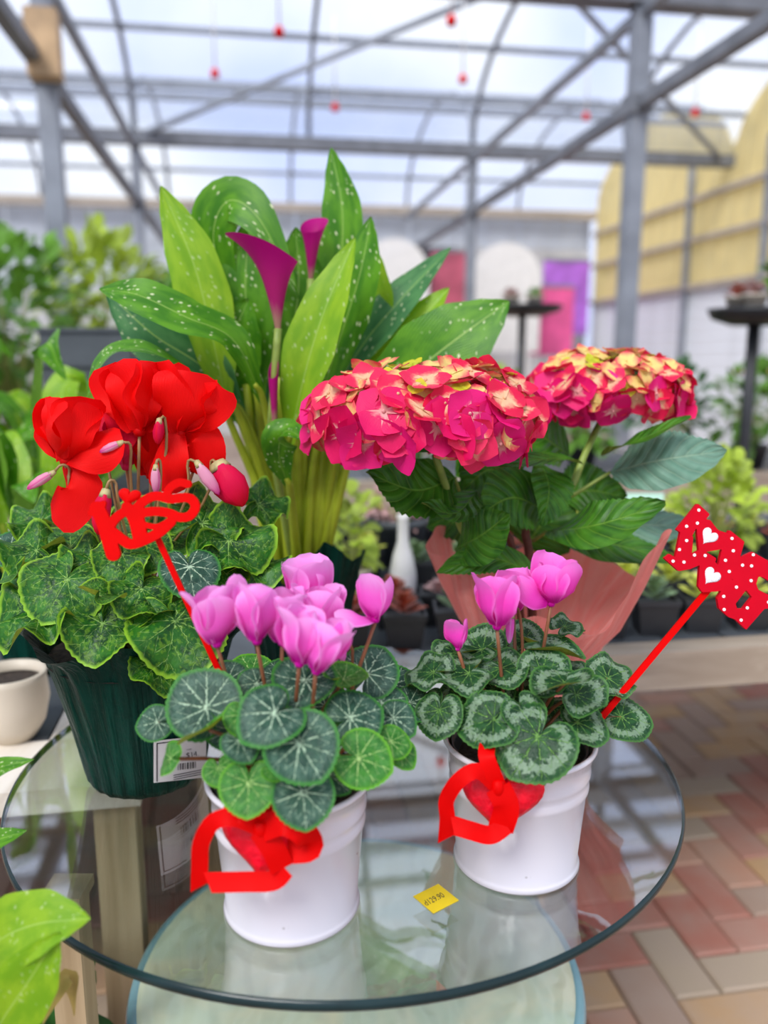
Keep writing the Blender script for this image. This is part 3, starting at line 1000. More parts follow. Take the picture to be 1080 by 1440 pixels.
def cyc_flower(root, crown, nose, top, wpx, m, stem_m, npet=5, seed=0, prof=CP, extra=(), wave=0.10, spread=1.0, petal_w=0.5):
    """nose, top = world points; petals rise from the nose (reflexed)"""
    rg = random.Random(seed)
    h = (top - nose).length
    ax = (top - nose).normalized()
    half = S(wpx, nose) / 2
    toc = (CAM - nose).normalized()
    fx = ax.cross(toc).normalized()
    fy = fx.cross(ax)
    v, f, uv = lathe(Vector((0, 0, 0)), [(0.0, -0.16), (0.12, -0.13), (0.17, -0.03), (0.14, 0.08), (0.05, 0.12), (0, 0.12)], 14)
    rot = ax.to_track_quat('Z', 'Y').to_matrix()
    fl_ = put('flower', [nose + rot @ (p * h * 0.55) for p in v], f, m, root, [(u_, 0.0) for u_, v_ in uv])
    v, f, uv = tube([crown, crown.lerp(nose, 0.5) + Vector((rg.uniform(-.004, .004), 0, 0)), nose - ax * h * 0.06], 0.0019, 7, 8, 0.0017)
    put('stem', v, f, stem_m, fl_, uv)
    for k in range(npet):
        a = 2 * PI * k / npet + rg.uniform(-0.25, 0.25) + (0.5 if seed % 2 else 0)
        rad = fx * math.cos(a) + fy * math.sin(a)
        L = h * rg.uniform(0.88, 1.08)
        b0 = nose + rad * h * 0.06
        sp = half * spread * rg.uniform(0.75, 1.1)
        p1 = nose + ax * L * 0.30 + rad * sp * 0.60
        p2 = nose + ax * L * 0.66 + rad * sp * 0.74
        p3 = nose + ax * L * 0.97 + rad * sp * rg.uniform(0.55, 1.25)
        tw = fx * rg.uniform(-0.2, 0.2)
        v, f, uv = blade([b0, p1, p2, p3], h * petal_w * rg.uniform(0.60, 0.74), rad + tw, prof, cup=-0.34, wave=wave, wk=1.3, nv=12, nu=8, ph=rg.uniform(0, 6))
        put('petal', v, f, m, fl_, uv)
    for (path, w_, nn) in extra:
        v, f, uv = blade(path, w_, nn, prof, cup=-0.2, wave=wave, wk=1.1, nv=12, nu=8, ph=rg.uniform(0, 6))
        put('petal', v, f, m, fl_, uv)
    return fl_

def droop_bud(root, calyx, tip, rpx, m, stem_pts, stem_m):
    ax = (tip - calyx)
    L = ax.length
    r = S(rpx, calyx)
    rot = ax.normalized().to_track_quat('Z', 'Y').to_matrix()
    v, f, uv = lathe(Vector((0, 0, 0)), [(0.0, 0.0), (0.55, 0.08), (0.85, 0.25), (1.0, 0.5), (0.8, 0.75), (0.4, 0.93), (0, 1.0)], 14, wob=lambda a, t: (0.10 * math.sin(3 * a + 5 * t), 0))
    o = put('bud', [calyx + rot @ Vector((p.x * r, p.y * r, p.z * L)) for p in v], f, m, root, uv)
    v, f, uv = lathe(Vector((0, 0, 0)), [(0.0, -0.12), (0.6, -0.06), (0.75, 0.08), (0.9, 0.24), (0.7, 0.2)], 10, wob=lambda a, t: (0, 0.05 * math.sin(5 * a) if t > 0.7 else 0))
    rc = max(r * 0.75, 0.004)
    put('calyx', [calyx + rot @ Vector((p.x * rc, p.y * rc, p.z * max(L * 0.6, 0.02))) for p in v], f, M['calyx'], o, uv)
    v, f, uv = tube(stem_pts, 0.0016, 6, 10)
    put('stem', v, f, stem_m, o, uv)

def bucket(root, base):
    H = 0.132
    prof = [(0.0, 0.004), (0.054, 0.004), (0.0565, 0.0), (0.0615, 0.0), (0.0632, 0.003), (0.062, 0.0065), (0.0605, 0.0085), (0.0665, 0.082),
            (0.0685, 0.085), (0.0690, 0.089), (0.0682, 0.093), (0.0675, 0.096), (0.0695, 0.100), (0.0700, 0.104), (0.0692, 0.108),
            (0.0715, 0.126), (0.0742, 0.1265), (0.0755, 0.1290), (0.0742, 0.1318), (0.0718, 0.1318), (0.0702, 0.128), (0.0680, 0.10)]
    v, f, uv = lathe(base, prof, 72)
    b = put('bucket', v, f, M['enamel'], root, uv)
    v, f, uv = lathe(base, [(0.060, 0.06), (0.0655, 0.120), (0.0672, 0.1255), (0.0655, 0.1262), (0.0635, 0.12), (0.060, 0.11)], 48)
    put('inner_pot', v, f, M['black'], root, uv)
    v, f, uv = lathe(base, [(0.0, 0.112), (0.03, 0.113), (0.0625, 0.110)], 32, wob=lambda a, t: (0, 0.002 * math.sin(7 * a + 9 * t)))
    put('soil', v, f, M['soil'], root, uv)
    return b

RIB = [(0, 1.0), (1, 1.0)]
def ribbon(parent, pts, Y, wpx, face=None, name='ribbon_band', cut=0.0):
    P = [W(x, y, Y + (d[0] if d else 0)) for x, y, *d in pts]
    n_ = (CAM - P[0]).normalized() if face is None else face
    v, f, uv = blade(P, S(wpx, P[0]) / 2, n_, RIB, cup=0.04, nv=20, nu=4)
    if cut:
        t = (P[-1] - P[-2]).normalized()
        for j in range(5):
            v[-5 + j] = v[-5 + j] + t * cut * (j / 4.0 - 0.5)
    return put(name, v, f, M['satin'], parent, uv)

def heart_ornament(parent, c, wpx, hpx, rot, thick, m, name='heart', Xa=None, Ya=None, nrm=None):
    to_c = nrm or (CAM - c).normalized()
    Xa = Xa or RIGHT.copy()
    Ya = Ya or to_c.cross(Xa).normalized()
    w, h = S(wpx, c) / 2, S(hpx, c) / 2
    v, f = [], []
    NTH, NR = 40, 5
    pts = []
    for j in range(NTH):
        t = 2 * PI * j / NTH
        x = 16 * math.sin(t) ** 3 / 16.5
        y = (13 * math.cos(t) - 5 * math.cos(2 * t) - 2 * math.cos(3 * t) - math.cos(4 * t)) / 15.0 + 0.12
        cr, sr = math.cos(rot), math.sin(rot)
        pts.append((x * cr - y * sr, x * sr + y * cr))
    for i in range(NR + 1):
        k = i / NR
        for (x, y) in pts:
            v.append(c + Xa * x * w * (1 - k) + Ya * y * h * (1 - k) + to_c * thick * math.sqrt(max(0, 1 - (1 - k) ** 2)))
    for (x, y) in pts: v.append(c + Xa * x * w + Ya * y * h - to_c * thick * 0.6)
    for i in range(NR):
        for j in range(NTH):
            f.append((i * NTH + j, i * NTH + (j + 1) % NTH, (i + 1) * NTH + (j + 1) % NTH, (i + 1) * NTH + j))
    b = (NR + 1) * NTH
    for j in range(NTH): f.append((b + j, b + (j + 1) % NTH, (j + 1) % NTH, j))
    f.append(tuple(b + j for j in range(NTH)))
    return put(name, v, f, m, parent)

# ------------------------------------------------------------------ left pink cyclamen
B1 = Wz(411, 1268, TABLE_Z)
pk = empty('potted_cyclamen', B1, 'pale pink cyclamen with silver veined leaves in a white enamel bucket', 'potted plant')
bk = bucket(pk, B1)
cr1 = B1 + Vector((0, 0, 0.112))
HL = [  # key, variant, px, py, Y, width px, tip angle, face, side
    ('cyc_silver', 0, 282, 985, 0.640, 98, 130, 0.75, -0.1), ('cyc_silver', 3, 376, 1010, 0.600, 92, 215, 0.55, 0.0),
    ('cyc_silver', 0, 428, 1056, 0.590, 100, 300, 0.72, 0.0), ('cyc_bright', 0, 349, 1112, 0.585, 76, 268, 0.80, -0.1),
    ('cyc_silver', 0, 427, 1126, 0.582, 82, 275, 0.80, 0.05), ('cyc_bright', 0, 515, 1070, 0.610, 80, 340, 0.70, 0.1),
    ('cyc_silver', 1, 503, 1006, 0.640, 80, 20, 0.62, 0.1), ('cyc_silver', 1, 522, 938, 0.700, 80, 60, 0.60, 0.0),
    ('cyc_silver', 3, 560, 1014, 0.660, 58, 330, 0.55, 0.1), ('cyc_silver', 1, 545, 985, 0.680, 62, 15, 0.5, 0.1),
    ('cyc_silver', 2, 426, 966, 0.650, 84, 250, 0.45, 0.0), ('cyc_silver', 3, 356, 966, 0.660, 52, 220, 0.6, 0.0),
    ('cyc_bright', 3, 338, 1012, 0.620, 48, 260, 0.7, -0.1), ('cyc_silver', 1, 214, 1017, 0.650, 50, 190, 0.7, -0.2),
    ('cyc_bright', 2, 284, 1030, 0.615, 74, 150, -0.25, -0.5), ('cyc_bright', 3, 236, 1068, 0.620, 48, 200, 0.6, -0.9),
    ('cyc_silver', 3, 340, 1048, 0.600, 54, 300, 0.6, 0.0), ('cyc_bright', 1, 308, 1086, 0.605, 44, 280, 0.7, -0.2),
    ('cyc_bright', 2, 388, 1084, 0.588, 34, 330, 0.7, 0.0), ('cyc_bright', 1, 556, 1044, 0.640, 50, 350, 0.55, 0.2),
    ('cyc_bright', 3, 566, 1062, 0.645, 46, 320, 0.5, 0.2), ('cyc_bright', 2, 490, 952, 0.660, 60, 30, 0.2, 0.0),
    ('cyc_silver', 1, 462, 985, 0.680, 66, 70, 0.5, 0.0), ('cyc_silver', 0, 318, 950, 0.700, 56, 110, 0.5, -0.1),
    ('cyc_silver', 2, 470, 1095, 0.625, 60, 320, 0.5, 0.1), ('cyc_silver', 1, 385, 1060, 0.610, 60, 240, 0.5, 0.0),
    ('cyc_silver', 0, 320, 1030, 0.640, 60, 200, 0.5, -0.1), ('cyc_silver', 1, 400, 945, 0.740, 66, 80, 0.4, 0.0),
    ('cyc_silver', 1, 455, 935, 0.760, 70, 60, 0.4, 0.0), ('cyc_bright', 0, 350, 940, 0.760, 60, 120, 0.4, 0.0),
    ('cyc_silver', 1, 585, 990, 0.720, 60, 350, 0.4, 0.1), ('cyc_silver', 0, 560, 960, 0.760, 66, 20, 0.4, 0.1),
]
for (key, var, x, y, Y, w, a, fc, sd) in HL:
    add_leaf(pk, key, var, x, y, Y, w, a, fc, sd, cr1 + Vector((random.uniform(-.012, .012), random.uniform(-.012, .012), 0)))
def pf(nx, ny, tx, ty, Y, w, seed, root=pk, crown=cr1, m='pink_petal', sm='pink_stem', npet=5, dx=0.0, **kw):
    nose, top = W(nx, ny, Y), W(tx, ty, Y + 0.004)
    return cyc_flower(root, crown + Vector((dx, random.uniform(-.01, .01), 0)), nose, top, w, M[m], M[sm], npet, seed, **kw)
pf(305, 904, 300, 822, 0.655, 74, 1, dx=-0.022, petal_w=0.62, extra=[([W(312, 890, 0.67), W(330, 850, 0.675), W(333, 808, 0.67)], S(17, W(312, 890, 0.67)), (0, -1, 0))])
pf(361, 900, 358, 818, 0.650, 56, 2, dx=-0.012, petal_w=0.60)
pf(397, 902, 402, 826, 0.665, 66, 3, dx=-0.004, petal_w=0.62)
pf(421, 932, 428, 854, 0.625, 72, 4, dx=0.004, petal_w=0.64)
pf(445, 943, 470, 874, 0.620, 68, 5, dx=0.012, petal_w=0.64, extra=[([W(455, 920, 0.63), W(478, 885, 0.635), W(497, 880, 0.64)], S(10, W(455, 920, 0.63)), (0, -1, 0.5))])
pf(432, 862, 436, 784, 0.720, 84, 6, dx=0.004, petal_w=0.62)
pf(446, 892, 452, 822, 0.685, 84, 7, dx=0.010, petal_w=0.66)
pf(528, 870, 530, 800, 0.690, 52, 8, dx=0.03, npet=3, spread=1.25, petal_w=0.5,
   extra=[([W(524, 872, 0.688), W(505, 868, 0.675), W(470, 864, 0.67)], S(17, W(500, 868, 0.67)), (0, -0.5, 1))])
droop_bud(pk, W(478, 902, 0.69), W(482, 932, 0.69), 7, M['pink_petal'], [cr1, W(490, 950, 0.70), W(492, 905, 0.70), W(484, 893, 0.695), W(478, 902, 0.69)], M['pink_stem'])

bow = put('ribbon_knot', *[q_ for q_ in (lambda r_: (r_[0], r_[1]))(lathe(W(366, 1166, 0.588) - Vector((0, 0, 0.008)), [(0.0, 0.0), (0.005, 0.001), (0.0062, 0.008), (0.005, 0.015), (0, 0.016)], 14))], M['satin'], pk)
heart_ornament(bow, W(374, 1184, 0.601), 138, 112, R(-8), 0.007, M['heart_red'], nrm=Vector((-0.15, -1, 0.22)).normalized())
ribbon(bow, [(368, 1165), (330, 1150, -0.006), (300, 1156, -0.006), (283, 1185, -0.004), (281, 1215, 0), (280, 1248, 0.004)], 0.588, 24, cut=0.010)
ribbon(bow, [(366, 1166, -0.002), (385, 1195, -0.005), (397, 1222, -0.004)], 0.587, 34)
ribbon(bow, [(402, 1222, -0.002), (385, 1238, -0.004), (345, 1240, -0.004), (292, 1241, 0)], 0.585, 27, cut=0.008)
ribbon(bow, [(368, 1165, -0.002), (400, 1156, -0.008), (428, 1172, -0.008), (436, 1192, 0.0), (405, 1196, 0.004)], 0.588, 36)
ribbon(bow, [(366, 1165), (345, 1148, -0.004), (332, 1140, 0.002), (318, 1130, 0.01)], 0.588, 24)
ribbon(bow, [(366, 1165), (375, 1145, -0.003), (386, 1135, 0.004)], 0.590, 30)

# ------------------------------------------------------------------ right magenta cyclamen
B2 = Wz(725, 1205, TABLE_Z)
mg = empty('potted_cyclamen', B2, 'bright magenta cyclamen with silver edged leaves in a white enamel bucket', 'potted plant')
bucket(mg, B2)
cr2 = B2 + Vector((0, 0, 0.112))
HL2 = [
    ('cyc_band', 1, 748, 1048, 0.668, 110, 235, 0.72, 0.0), ('cyc_band', 3, 682, 1014, 0.690, 84, 195, 0.60, -0.1),
    ('cyc_band', 2, 738, 1008, 0.690, 60, 300, 0.6, 0.1), ('cyc_band', 4, 712, 944, 0.740, 70, 330, 0.35, -0.1),
    ('cyc_band', 1, 770, 940, 0.730, 72, 30, 0.6, 0.0), ('cyc_band', 2, 785, 963, 0.700, 84, 200, -0.15, -0.2),
    ('cyc_band', 2, 778, 916, 0.770, 92, 10, -0.1, 0.1), ('cyc_band', 4, 820, 975, 0.720, 74, 10, 0.35, 0.1),
    ('cyc_band', 5, 862, 950, 0.760, 70, 25, 0.5, 0.2), ('cyc_band', 1, 884, 1010, 0.740, 72, 350, 0.5, 0.2),
    ('cyc_band', 3, 822, 1020, 0.710, 72, 340, 0.45, 0.1), ('cyc_band', 1, 616, 1008, 0.700, 66, 262, 0.75, -0.3),
    ('cyc_band', 4, 650, 950, 0.730, 76, 200, 0.30, -0.1), ('cyc_band', 5, 600, 945, 0.740, 70, 175, 0.30, -0.2),
    ('cyc_band', 2, 668, 910, 0.780, 76, 160, 0.30, 0.0), ('cyc_band', 0, 736, 893, 0.800, 54, 90, 0.6, 0.0),
    ('cyc_band', 4, 635, 915, 0.780, 60, 150, 0.25, -0.2), ('cyc_band', 1, 690, 975, 0.740, 60, 240, 0.5, 0.0),
    ('cyc_band', 0, 745, 975, 0.750, 66, 60, 0.4, 0.0), ('cyc_band', 5, 805, 945, 0.790, 66, 40, 0.4, 0.1),
    ('cyc_band', 3, 845, 990, 0.770, 64, 0, 0.4, 0.2), ('cyc_band', 5, 800, 880, 0.810, 48, 20, 0.3, 0.1),
    ('cyc_band', 1, 640, 985, 0.740, 60, 215, 0.5, -0.2), ('cyc_band', 0, 590, 985, 0.730, 56, 230, 0.6, -0.2),
    ('cyc_band', 1, 700, 920, 0.820, 60, 110, 0.3, 0.0), ('cyc_band', 1, 780, 1000, 0.760, 60, 300, 0.3, 0.0),
]
for (key, var, x, y, Y, w, a, fc, sd) in HL2:
    add_leaf(mg, key, var, x, y, Y, w, a, fc, sd, cr2 + Vector((random.uniform(-.012, .012), random.uniform(-.012, .012), 0)))
kw = dict(root=mg, crown=cr2, m='magenta_petal')
pf(699, 880, 700, 808, 0.730, 70, 11, dx=-0.01, petal_w=0.66, **kw)
pf(722, 858, 724, 795, 0.770, 78, 12, dx=0.0, petal_w=0.62, npet=4, **kw)
pf(775, 848, 783, 784, 0.755, 84, 13, dx=0.012, petal_w=0.66, extra=[([W(770, 848, 0.752), W(750, 838, 0.745), W(728, 812, 0.745)], S(19, W(750, 838, 0.75)), (0, -1, 0.6))], **kw)
pf(644, 912, 641, 870, 0.740, 40, 14, dx=-0.02, npet=3, petal_w=0.62, **kw)
droop_bud(mg, W(719, 862, 0.75), W(716, 905, 0.75), 6, M['pink_petal'], [cr2, W(735, 930, 0.755), W(731, 865, 0.755), W(724, 855, 0.752), W(719, 862, 0.75)], M['pink_stem'])

bow2 = put('ribbon_knot', *lathe(W(700, 1108, 0.660) - Vector((0, 0, 0.008)), [(0.0, 0.0), (0.005, 0.001), (0.0062, 0.008), (0.005, 0.015), (0, 0.016)], 14)[:2], M['satin'], mg)
heart_ornament(bow2, W(706, 1126, 0.672), 120, 100, R(-6), 0.007, M['heart_red'], nrm=Vector((-0.1, -1, 0.22)).normalized())
ribbon(bow2, [(700, 1107), (672, 1084, -0.004), (645, 1098, -0.006), (628, 1125, -0.002), (629, 1150, 0), (627, 1180, 0.004)], 0.660, 22, cut=0.012)
ribbon(bow2, [(700, 1107, -0.002), (712, 1135, -0.006), (704, 1166, -0.004)], 0.659, 36)
ribbon(bow2, [(712, 1160, -0.002), (690, 1174, -0.004), (662, 1168, -0.004), (636, 1160, 0)], 0.656, 25, cut=0.008)
ribbon(bow2, [(702, 1108), (692, 1085, -0.002), (684, 1062, 0.002), (687, 1044, 0.02), (690, 1040, 0.05)], 0.660, 23)

# ------------------------------------------------------------------ red cyclamen in green foil
B3 = Wz(208, 1088, TABLE_Z)
rc = empty('potted_cyclamen', B3, 'red cyclamen with marbled leaves in a pot wrapped in dark green foil', 'potted plant')
def foil_wrap(root, base, prof, m, seg=120, pleat=0.003, rim=0.012, kk=22, peaks=(), name='foil_wrap', seed=1):
    rg = random.Random(seed)
    p1, p2 = rg.uniform(0, 6), rg.uniform(0, 6)
    def wob(a, t):
        d = pleat * (0.3 + t) * (math.sin(kk * a + p1) + 0.6 * math.sin((kk * 0.5 + 3) * a + p2))
        z = 0.0
        if t > 0.75:
            q_ = (t - 0.75) / 0.25
            z = rim * q_ * math.sin(5 * a + p1) + rim * 0.5 * q_ * math.sin(9 * a + p2)
            d += 0.008 * q_ * math.sin(7 * a + p2)
            for (pa, ph_, pr, wd) in peaks:
                x = math.atan2(math.sin(a - pa), math.cos(a - pa))
                e = math.exp(-(x / wd) ** 2)
                z += ph_ * q_ * e; d += pr * q_ * e
        return d, z
    v, f, uv = lathe(base, prof, seg, wob)
    return put(name, v, f, m, root, uv)
foil_wrap(rc, B3, [(0.0, 0.001), (0.055, 0.0005), (0.064, 0.003), (0.070, 0.012), (0.076, 0.045), (0.083, 0.08), (0.092, 0.115), (0.101, 0.15), (0.108, 0.172), (0.120, 0.190), (0.136, 0.205)], M['green_foil'], seed=3, pleat=0.0016, rim=0.008)
v, f, uv = lathe(B3, [(0.0, 0.165), (0.05, 0.167), (0.105, 0.160)], 32)
put('soil', v, f, M['soil'], rc, uv)
cr3 = B3 + Vector((0, 0, 0.165))
HL3 = [
    ('cyc_red', 1, 86, 828, 0.800, 104, 240, 0.62, -0.1), ('cyc_red', 2, 142, 890, 0.785, 92, 260, 0.62, -0.1),
    ('cyc_red', 5, 40, 866, 0.790, 104, 195, 0.35, -0.1), ('cyc_red', 4, 196, 838, 0.790, 74, 250, 0.62, 0.0),
    ('cyc_red', 1, 256, 888, 0.775, 122, 300, 0.60, 0.1), ('cyc_red', 5, 296, 730, 0.880, 92, 30, 0.55, 0.1),
    ('cyc_red', 4, 336, 764, 0.860, 96, 345, 0.55, 0.1), ('cyc_red', 5, 374, 708, 0.960, 66, 10, 0.5, 0.1),
    ('cyc_red', 4, 40, 772, 0.860, 76, 170, 0.45, -0.1), ('cyc_red', 2, 14, 812, 0.830, 72, 200, 0.15, -0.5),
    ('cyc_red', 1, 92, 762, 0.880, 70, 140, 0.5, 0.0), ('cyc_red', 5, 48, 728, 0.930, 70, 150, 0.5, -0.1),
    ('cyc_silver', 1, 268, 806, 0.800, 80, 280, 0.55, 0.1), ('cyc_red', 2, 146, 836, 0.770, 56, 20, 0.05, 0.3),
    ('cyc_red', 1, 206, 775, 0.840, 66, 300, 0.55, 0.0), ('cyc_silver', 1, 6, 770, 0.900, 60, 170, 0.5, -0.1),
    ('cyc_red', 3, 168, 788, 0.820, 70, 250, 0.5, 0.0), ('cyc_red', 4, 362, 792, 0.870, 84, 330, 0.3, 0.2),
    ('cyc_red', 3, 232, 940, 0.800, 78, 320, 0.45, 0.1), ('cyc_red', 5, 122, 796, 0.830, 78, 210, 0.45, 0.0),
    ('cyc_red', 2, 246, 752, 0.900, 72, 60, 0.4, 0.0), ('cyc_red', 1, 150, 750, 0.920, 80, 100, 0.4, 0.0),
    ('cyc_red', 1, 310, 800, 0.850, 84, 320, 0.4, 0.1), ('cyc_red', 4, 330, 830, 0.860, 80, 310, 0.4, 0.2),
    ('cyc_red', 0, 200, 720, 1.000, 80, 90, 0.3, 0.0), ('cyc_red', 5, 110, 725, 0.990, 80, 120, 0.3, 0.0),
    ('cyc_red', 0, 300, 760, 0.960, 90, 20, 0.3, 0.0), ('cyc_red', 0, 60, 800, 0.920, 90, 180, 0.3, 0.0),
    ('cyc_red', 3, 22, 840, 0.850, 80, 190, 0.45, -0.2), ('cyc_red', 2, 210, 862, 0.790, 62, 230, 0.15, 0.0),
    ('cyc_red', 0, 250, 840, 0.850, 90, 300, 0.4, 0.1), ('cyc_red', 0, 160, 850, 0.850, 90, 260, 0.4, 0.0),
]
for (key, var, x, y, Y, w, a, fc, sd) in HL3:
    add_leaf(rc, key, var, x, y, Y, w, a, fc, sd, cr3 + Vector((random.uniform(-.02, .02), random.uniform(-.02, .02), 0)), M['petiole_green'])
def rf(nx, ny, tx, ty, Y, w, seed, extra=(), **kw):
    nose, top = W(nx, ny, Y), W(tx, ty, Y + 0.01)
    return cyc_flower(rc, cr3 + Vector((random.uniform(-.02, .02), random.uniform(-.02, .02), 0)), nose, top, w, M[kw.pop('m', 'red_petal')], M['red_stem'], kw.pop('npet', 5), seed, prof=CPR, wave=0.24, extra=extra, **kw)
def wp(*pts): return [W(*p) for p in pts]
rf(196, 606, 194, 508, 0.860, 84, 21, petal_w=0.70, extra=[(wp((190, 600, 0.87), (168, 560, 0.88), (147, 515, 0.88)), 0.024, (0.3, -1, 0.2))])
rf(253, 608, 264, 516, 0.870, 96, 22, petal_w=0.72, extra=[
    (wp((250, 608, 0.865), (240, 650, 0.855), (232, 692, 0.86)), 0.022, (0, -1, 0.1)),
    (wp((258, 605, 0.88), (285, 615, 0.87), (290, 668, 0.875)), 0.022, (0.2, -1, 0.3)),
    (wp((256, 604, 0.87), (290, 580, 0.865), (314, 546, 0.86)), 0.022, (0.2, -1, 0.2))])
rf(92, 648, 102, 560, 0.840, 88, 23, petal_w=0.72, extra=[
    (wp((92, 652, 0.84), (112, 690, 0.83), (78, 738, 0.835)), 0.024, (0, -1, 0.2)),
    (wp((96, 646, 0.838), (130, 634, 0.835), (172, 615, 0.84)), 0.026, (0, -0.8, 0.6)),
    (wp((90, 646, 0.85), (72, 625, 0.85), (54, 602, 0.85)), 0.012, (0, -1, 0.3))])
rf(178, 655, 180, 570, 0.900, 66, 24, petal_w=0.66, m='crimson_petal')
rf(212, 668, 218, 590, 0.900, 70, 25, petal_w=0.66)
rf(230, 650, 222, 580, 0.920, 70, 26, petal_w=0.66, npet=4)
rf(150, 640, 158, 575, 0.930, 60, 27, petal_w=0.62, npet=4)
rf(272, 660, 280, 600, 0.900, 50, 28, petal_w=0.66, npet=4)
droop_bud(rc, W(306, 652, 0.87), W(342, 712, 0.86), 24, M['crimson_petal'], wp((215, 800, 0.9), (290, 700, 0.88), (296, 650, 0.875), (306, 652, 0.87)), M['red_stem'])
droop_bud(rc, W(219, 655, 0.84), W(219, 696, 0.838), 7, M['bud'], wp((210, 800, 0.9), (224, 700, 0.85), (226, 655, 0.845), (222, 646, 0.842), (219, 655, 0.84)), M['red_stem'])
droop_bud(rc, W(277, 650, 0.85), W(308, 696, 0.845), 9, M['bud'], wp((215, 800, 0.9), (262, 700, 0.86), (264, 650, 0.855), (277, 650, 0.85)), M['red_stem'])
droop_bud(rc, W(76, 664, 0.83), W(38, 688, 0.825), 7, M['bud'], wp((180, 800, 0.9), (102, 700, 0.84), (98, 660, 0.835), (86, 654, 0.832), (76, 664, 0.83)), M['red_stem'])
droop_bud(rc, W(172, 622, 0.835), W(140, 636, 0.83), 6, M['bud'], wp((200, 800, 0.9), (184, 680, 0.85), (184, 628, 0.84), (172, 622, 0.835)), M['red_stem'])
droop_bud(rc, W(149, 690, 0.80), W(138, 752, 0.795), 13, M['crimson_petal'], wp((190, 800, 0.88), (167, 710, 0.81), (163, 680, 0.805), (154, 676, 0.80), (149, 690, 0.80)), M['red_stem'])
droop_bud(rc, W(224, 590, 0.845), W(222, 625, 0.845), 8, M['crimson_petal'], wp((205, 800, 0.9), (232, 650, 0.86), (232, 590, 0.85), (224, 590, 0.845)), M['red_stem'])

# white price label stuck on the foil
lab = empty('price_label', W(253, 1068, 0.84), 'white price label with barcode on the green foil pot', 'label')
def on_foil(px, py, off):
    # point on the foil cone surface (front) seen at this pixel
    d = (W(px, py, 1.0) - CAM)
    best = None
    for k in range(2400):
        t = 0.70 + 0.30 * k / 2400
        p = CAM + d * t
        h = p.z - TABLE_Z
        rr = 0.066 + 0.205 * max(0, h) if h < 0.172 else 0.108
        if (Vector((p.x, p.y, 0)) - Vector((B3.x, B3.y, 0))).length < rr + off: return p
    return W(px, py, 0.84)
def foil_patch(name, x0, x1, yt, yb, skew, off, m, nx=8, ny=5):
    v, f = [], []
    for j in range(ny + 1):
        for i in range(nx + 1):
            x = x0 + (x1 - x0) * i / nx
            y = yt + (yb - yt) * j / ny - skew * i / nx
            v.append(on_foil(x, y, off))
    for j in range(ny):
        for i in range(nx):
            a = j * (nx + 1) + i
            f.append((a, a + nx + 1, a + nx + 2, a + 1))
    return put(name, v, f, m, lab)
foil_patch('paper', 216, 290, 1042, 1101, 8, 0.0040, M['paper'])
foil_patch('border', 220, 221.6, 1046, 1099, 0, 0.0044, M['ink'], 1, 4)
foil_patch('border', 220, 254, 1045, 1046.4, 4, 0.0044, M['ink'], 4, 1)
for k in range(11):
    x = 250 + k * 2.4 + (k % 3) * 0.5
    foil_patch('barcode_bar', x, x + (1.3 if k % 2 else 0.8), 1074 - k * 0.3, 1083 - k * 0.3, 0, 0.0046, M['ink'], 1, 1)
for k in range(3):
    foil_patch('print_line', 244, 284, 1090 + k * 3, 1091 + k * 3, 8, 0.0046, M['ink'], 4, 1)
o_ = on_foil(262, 1066, 0.0090)
tx_ = (on_foil(284, 1062, 0.0090) - o_).normalized()
ty_ = tx_.cross((CAM - o_).normalized()) * -1
v, f = text_mesh('$14.', S(15, o_), o_, tx_, ty_)
put('price_text', v, f, M['ink'], lab, smooth=False)
o_ = on_foil(262, 1056, 0.0090)
v, f = text_mesh('TWR-', S(5, o_), o_, tx_, ty_)
put('print_line', v, f, M['ink'], lab, smooth=False)

# ------------------------------------------------------------------ hydrangea
B4 = W(752, 1000, 1.05); B4.z = TABLE_Z
hy = empty('potted_hydrangea', B4, 'hydrangea with two rose red and cream flower heads in salmon pink wrap', 'potted plant')
v, f, uv = lathe(B4, [(0.0, 0.002), (0.052, 0.0), (0.055, 0.004), (0.068, 0.11), (0.072, 0.112), (0.072, 0.125), (0.066, 0.125), (0.064, 0.11)], 48)
put('pot', v, f, M['black'], hy, uv)
v, f, uv = lathe(B4, [(0.0, 0.112), (0.066, 0.110)], 24)
put('soil', v, f, M['soil'], hy, uv)
foil_wrap(hy, B4, [(0.058, 0.001), (0.062, 0.02), (0.068, 0.06), (0.074, 0.105), (0.084, 0.13), (0.104, 0.155), (0.126, 0.18), (0.144, 0.20)],
          M['pink_paper'], seg=160, pleat=0.003, rim=0.010, kk=17, seed=5, name='paper_wrap',
          peaks=((R(-28), 0.080, 0.006, 0.42), (R(-150), 0.050, -0.01, 0.45), (R(160), 0.085, 0.0, 0.35), (R(70), 0.06, 0.0, 0.4), (R(-92), -0.02, -0.01, 0.5)))
HP = [(0, 0.05), (0.06, 0.35), (0.22, 0.82), (0.42, 1.0), (0.65, 0.88), (0.85, 0.5), (0.95, 0.2), (1, 0.02)]
def hleaf(pts, wpx, nrm, key='hyd_leaf', fold=0.12, cup=0.0, wave=0.12, ph=0.0, stem=None):
    P = wp(*pts)
    v, f, uv = blade(P, S(wpx * 1.35, P[1]), Vector(nrm), HP, fold=fold, cup=cup, wave=wave, wk=1.6, serr=0.06, sk=44, nv=44, nu=10, ph=ph)
    o = put('leaf', v, f, M[key], hy, uv)
    if stem:
        v, f, uv = tube([W(*stem), P[0].lerp(W(*stem), 0.4), P[0]], 0.0028, 6, 5, 0.002)
        put('petiole', v, f, M['hyd_stem'], o, uv)
    return o
hleaf([(640, 672, 1.00), (585, 690, 0.97), (514, 664, 0.95)], 36, (0.2, -0.7, 0.5), fold=0.25, stem=(655, 720, 1.03))
hleaf([(672, 690, 1.0), (640, 722, 0.95), (592, 708, 0.93)], 20, (0.1, -0.5, 1), fold=0.2)
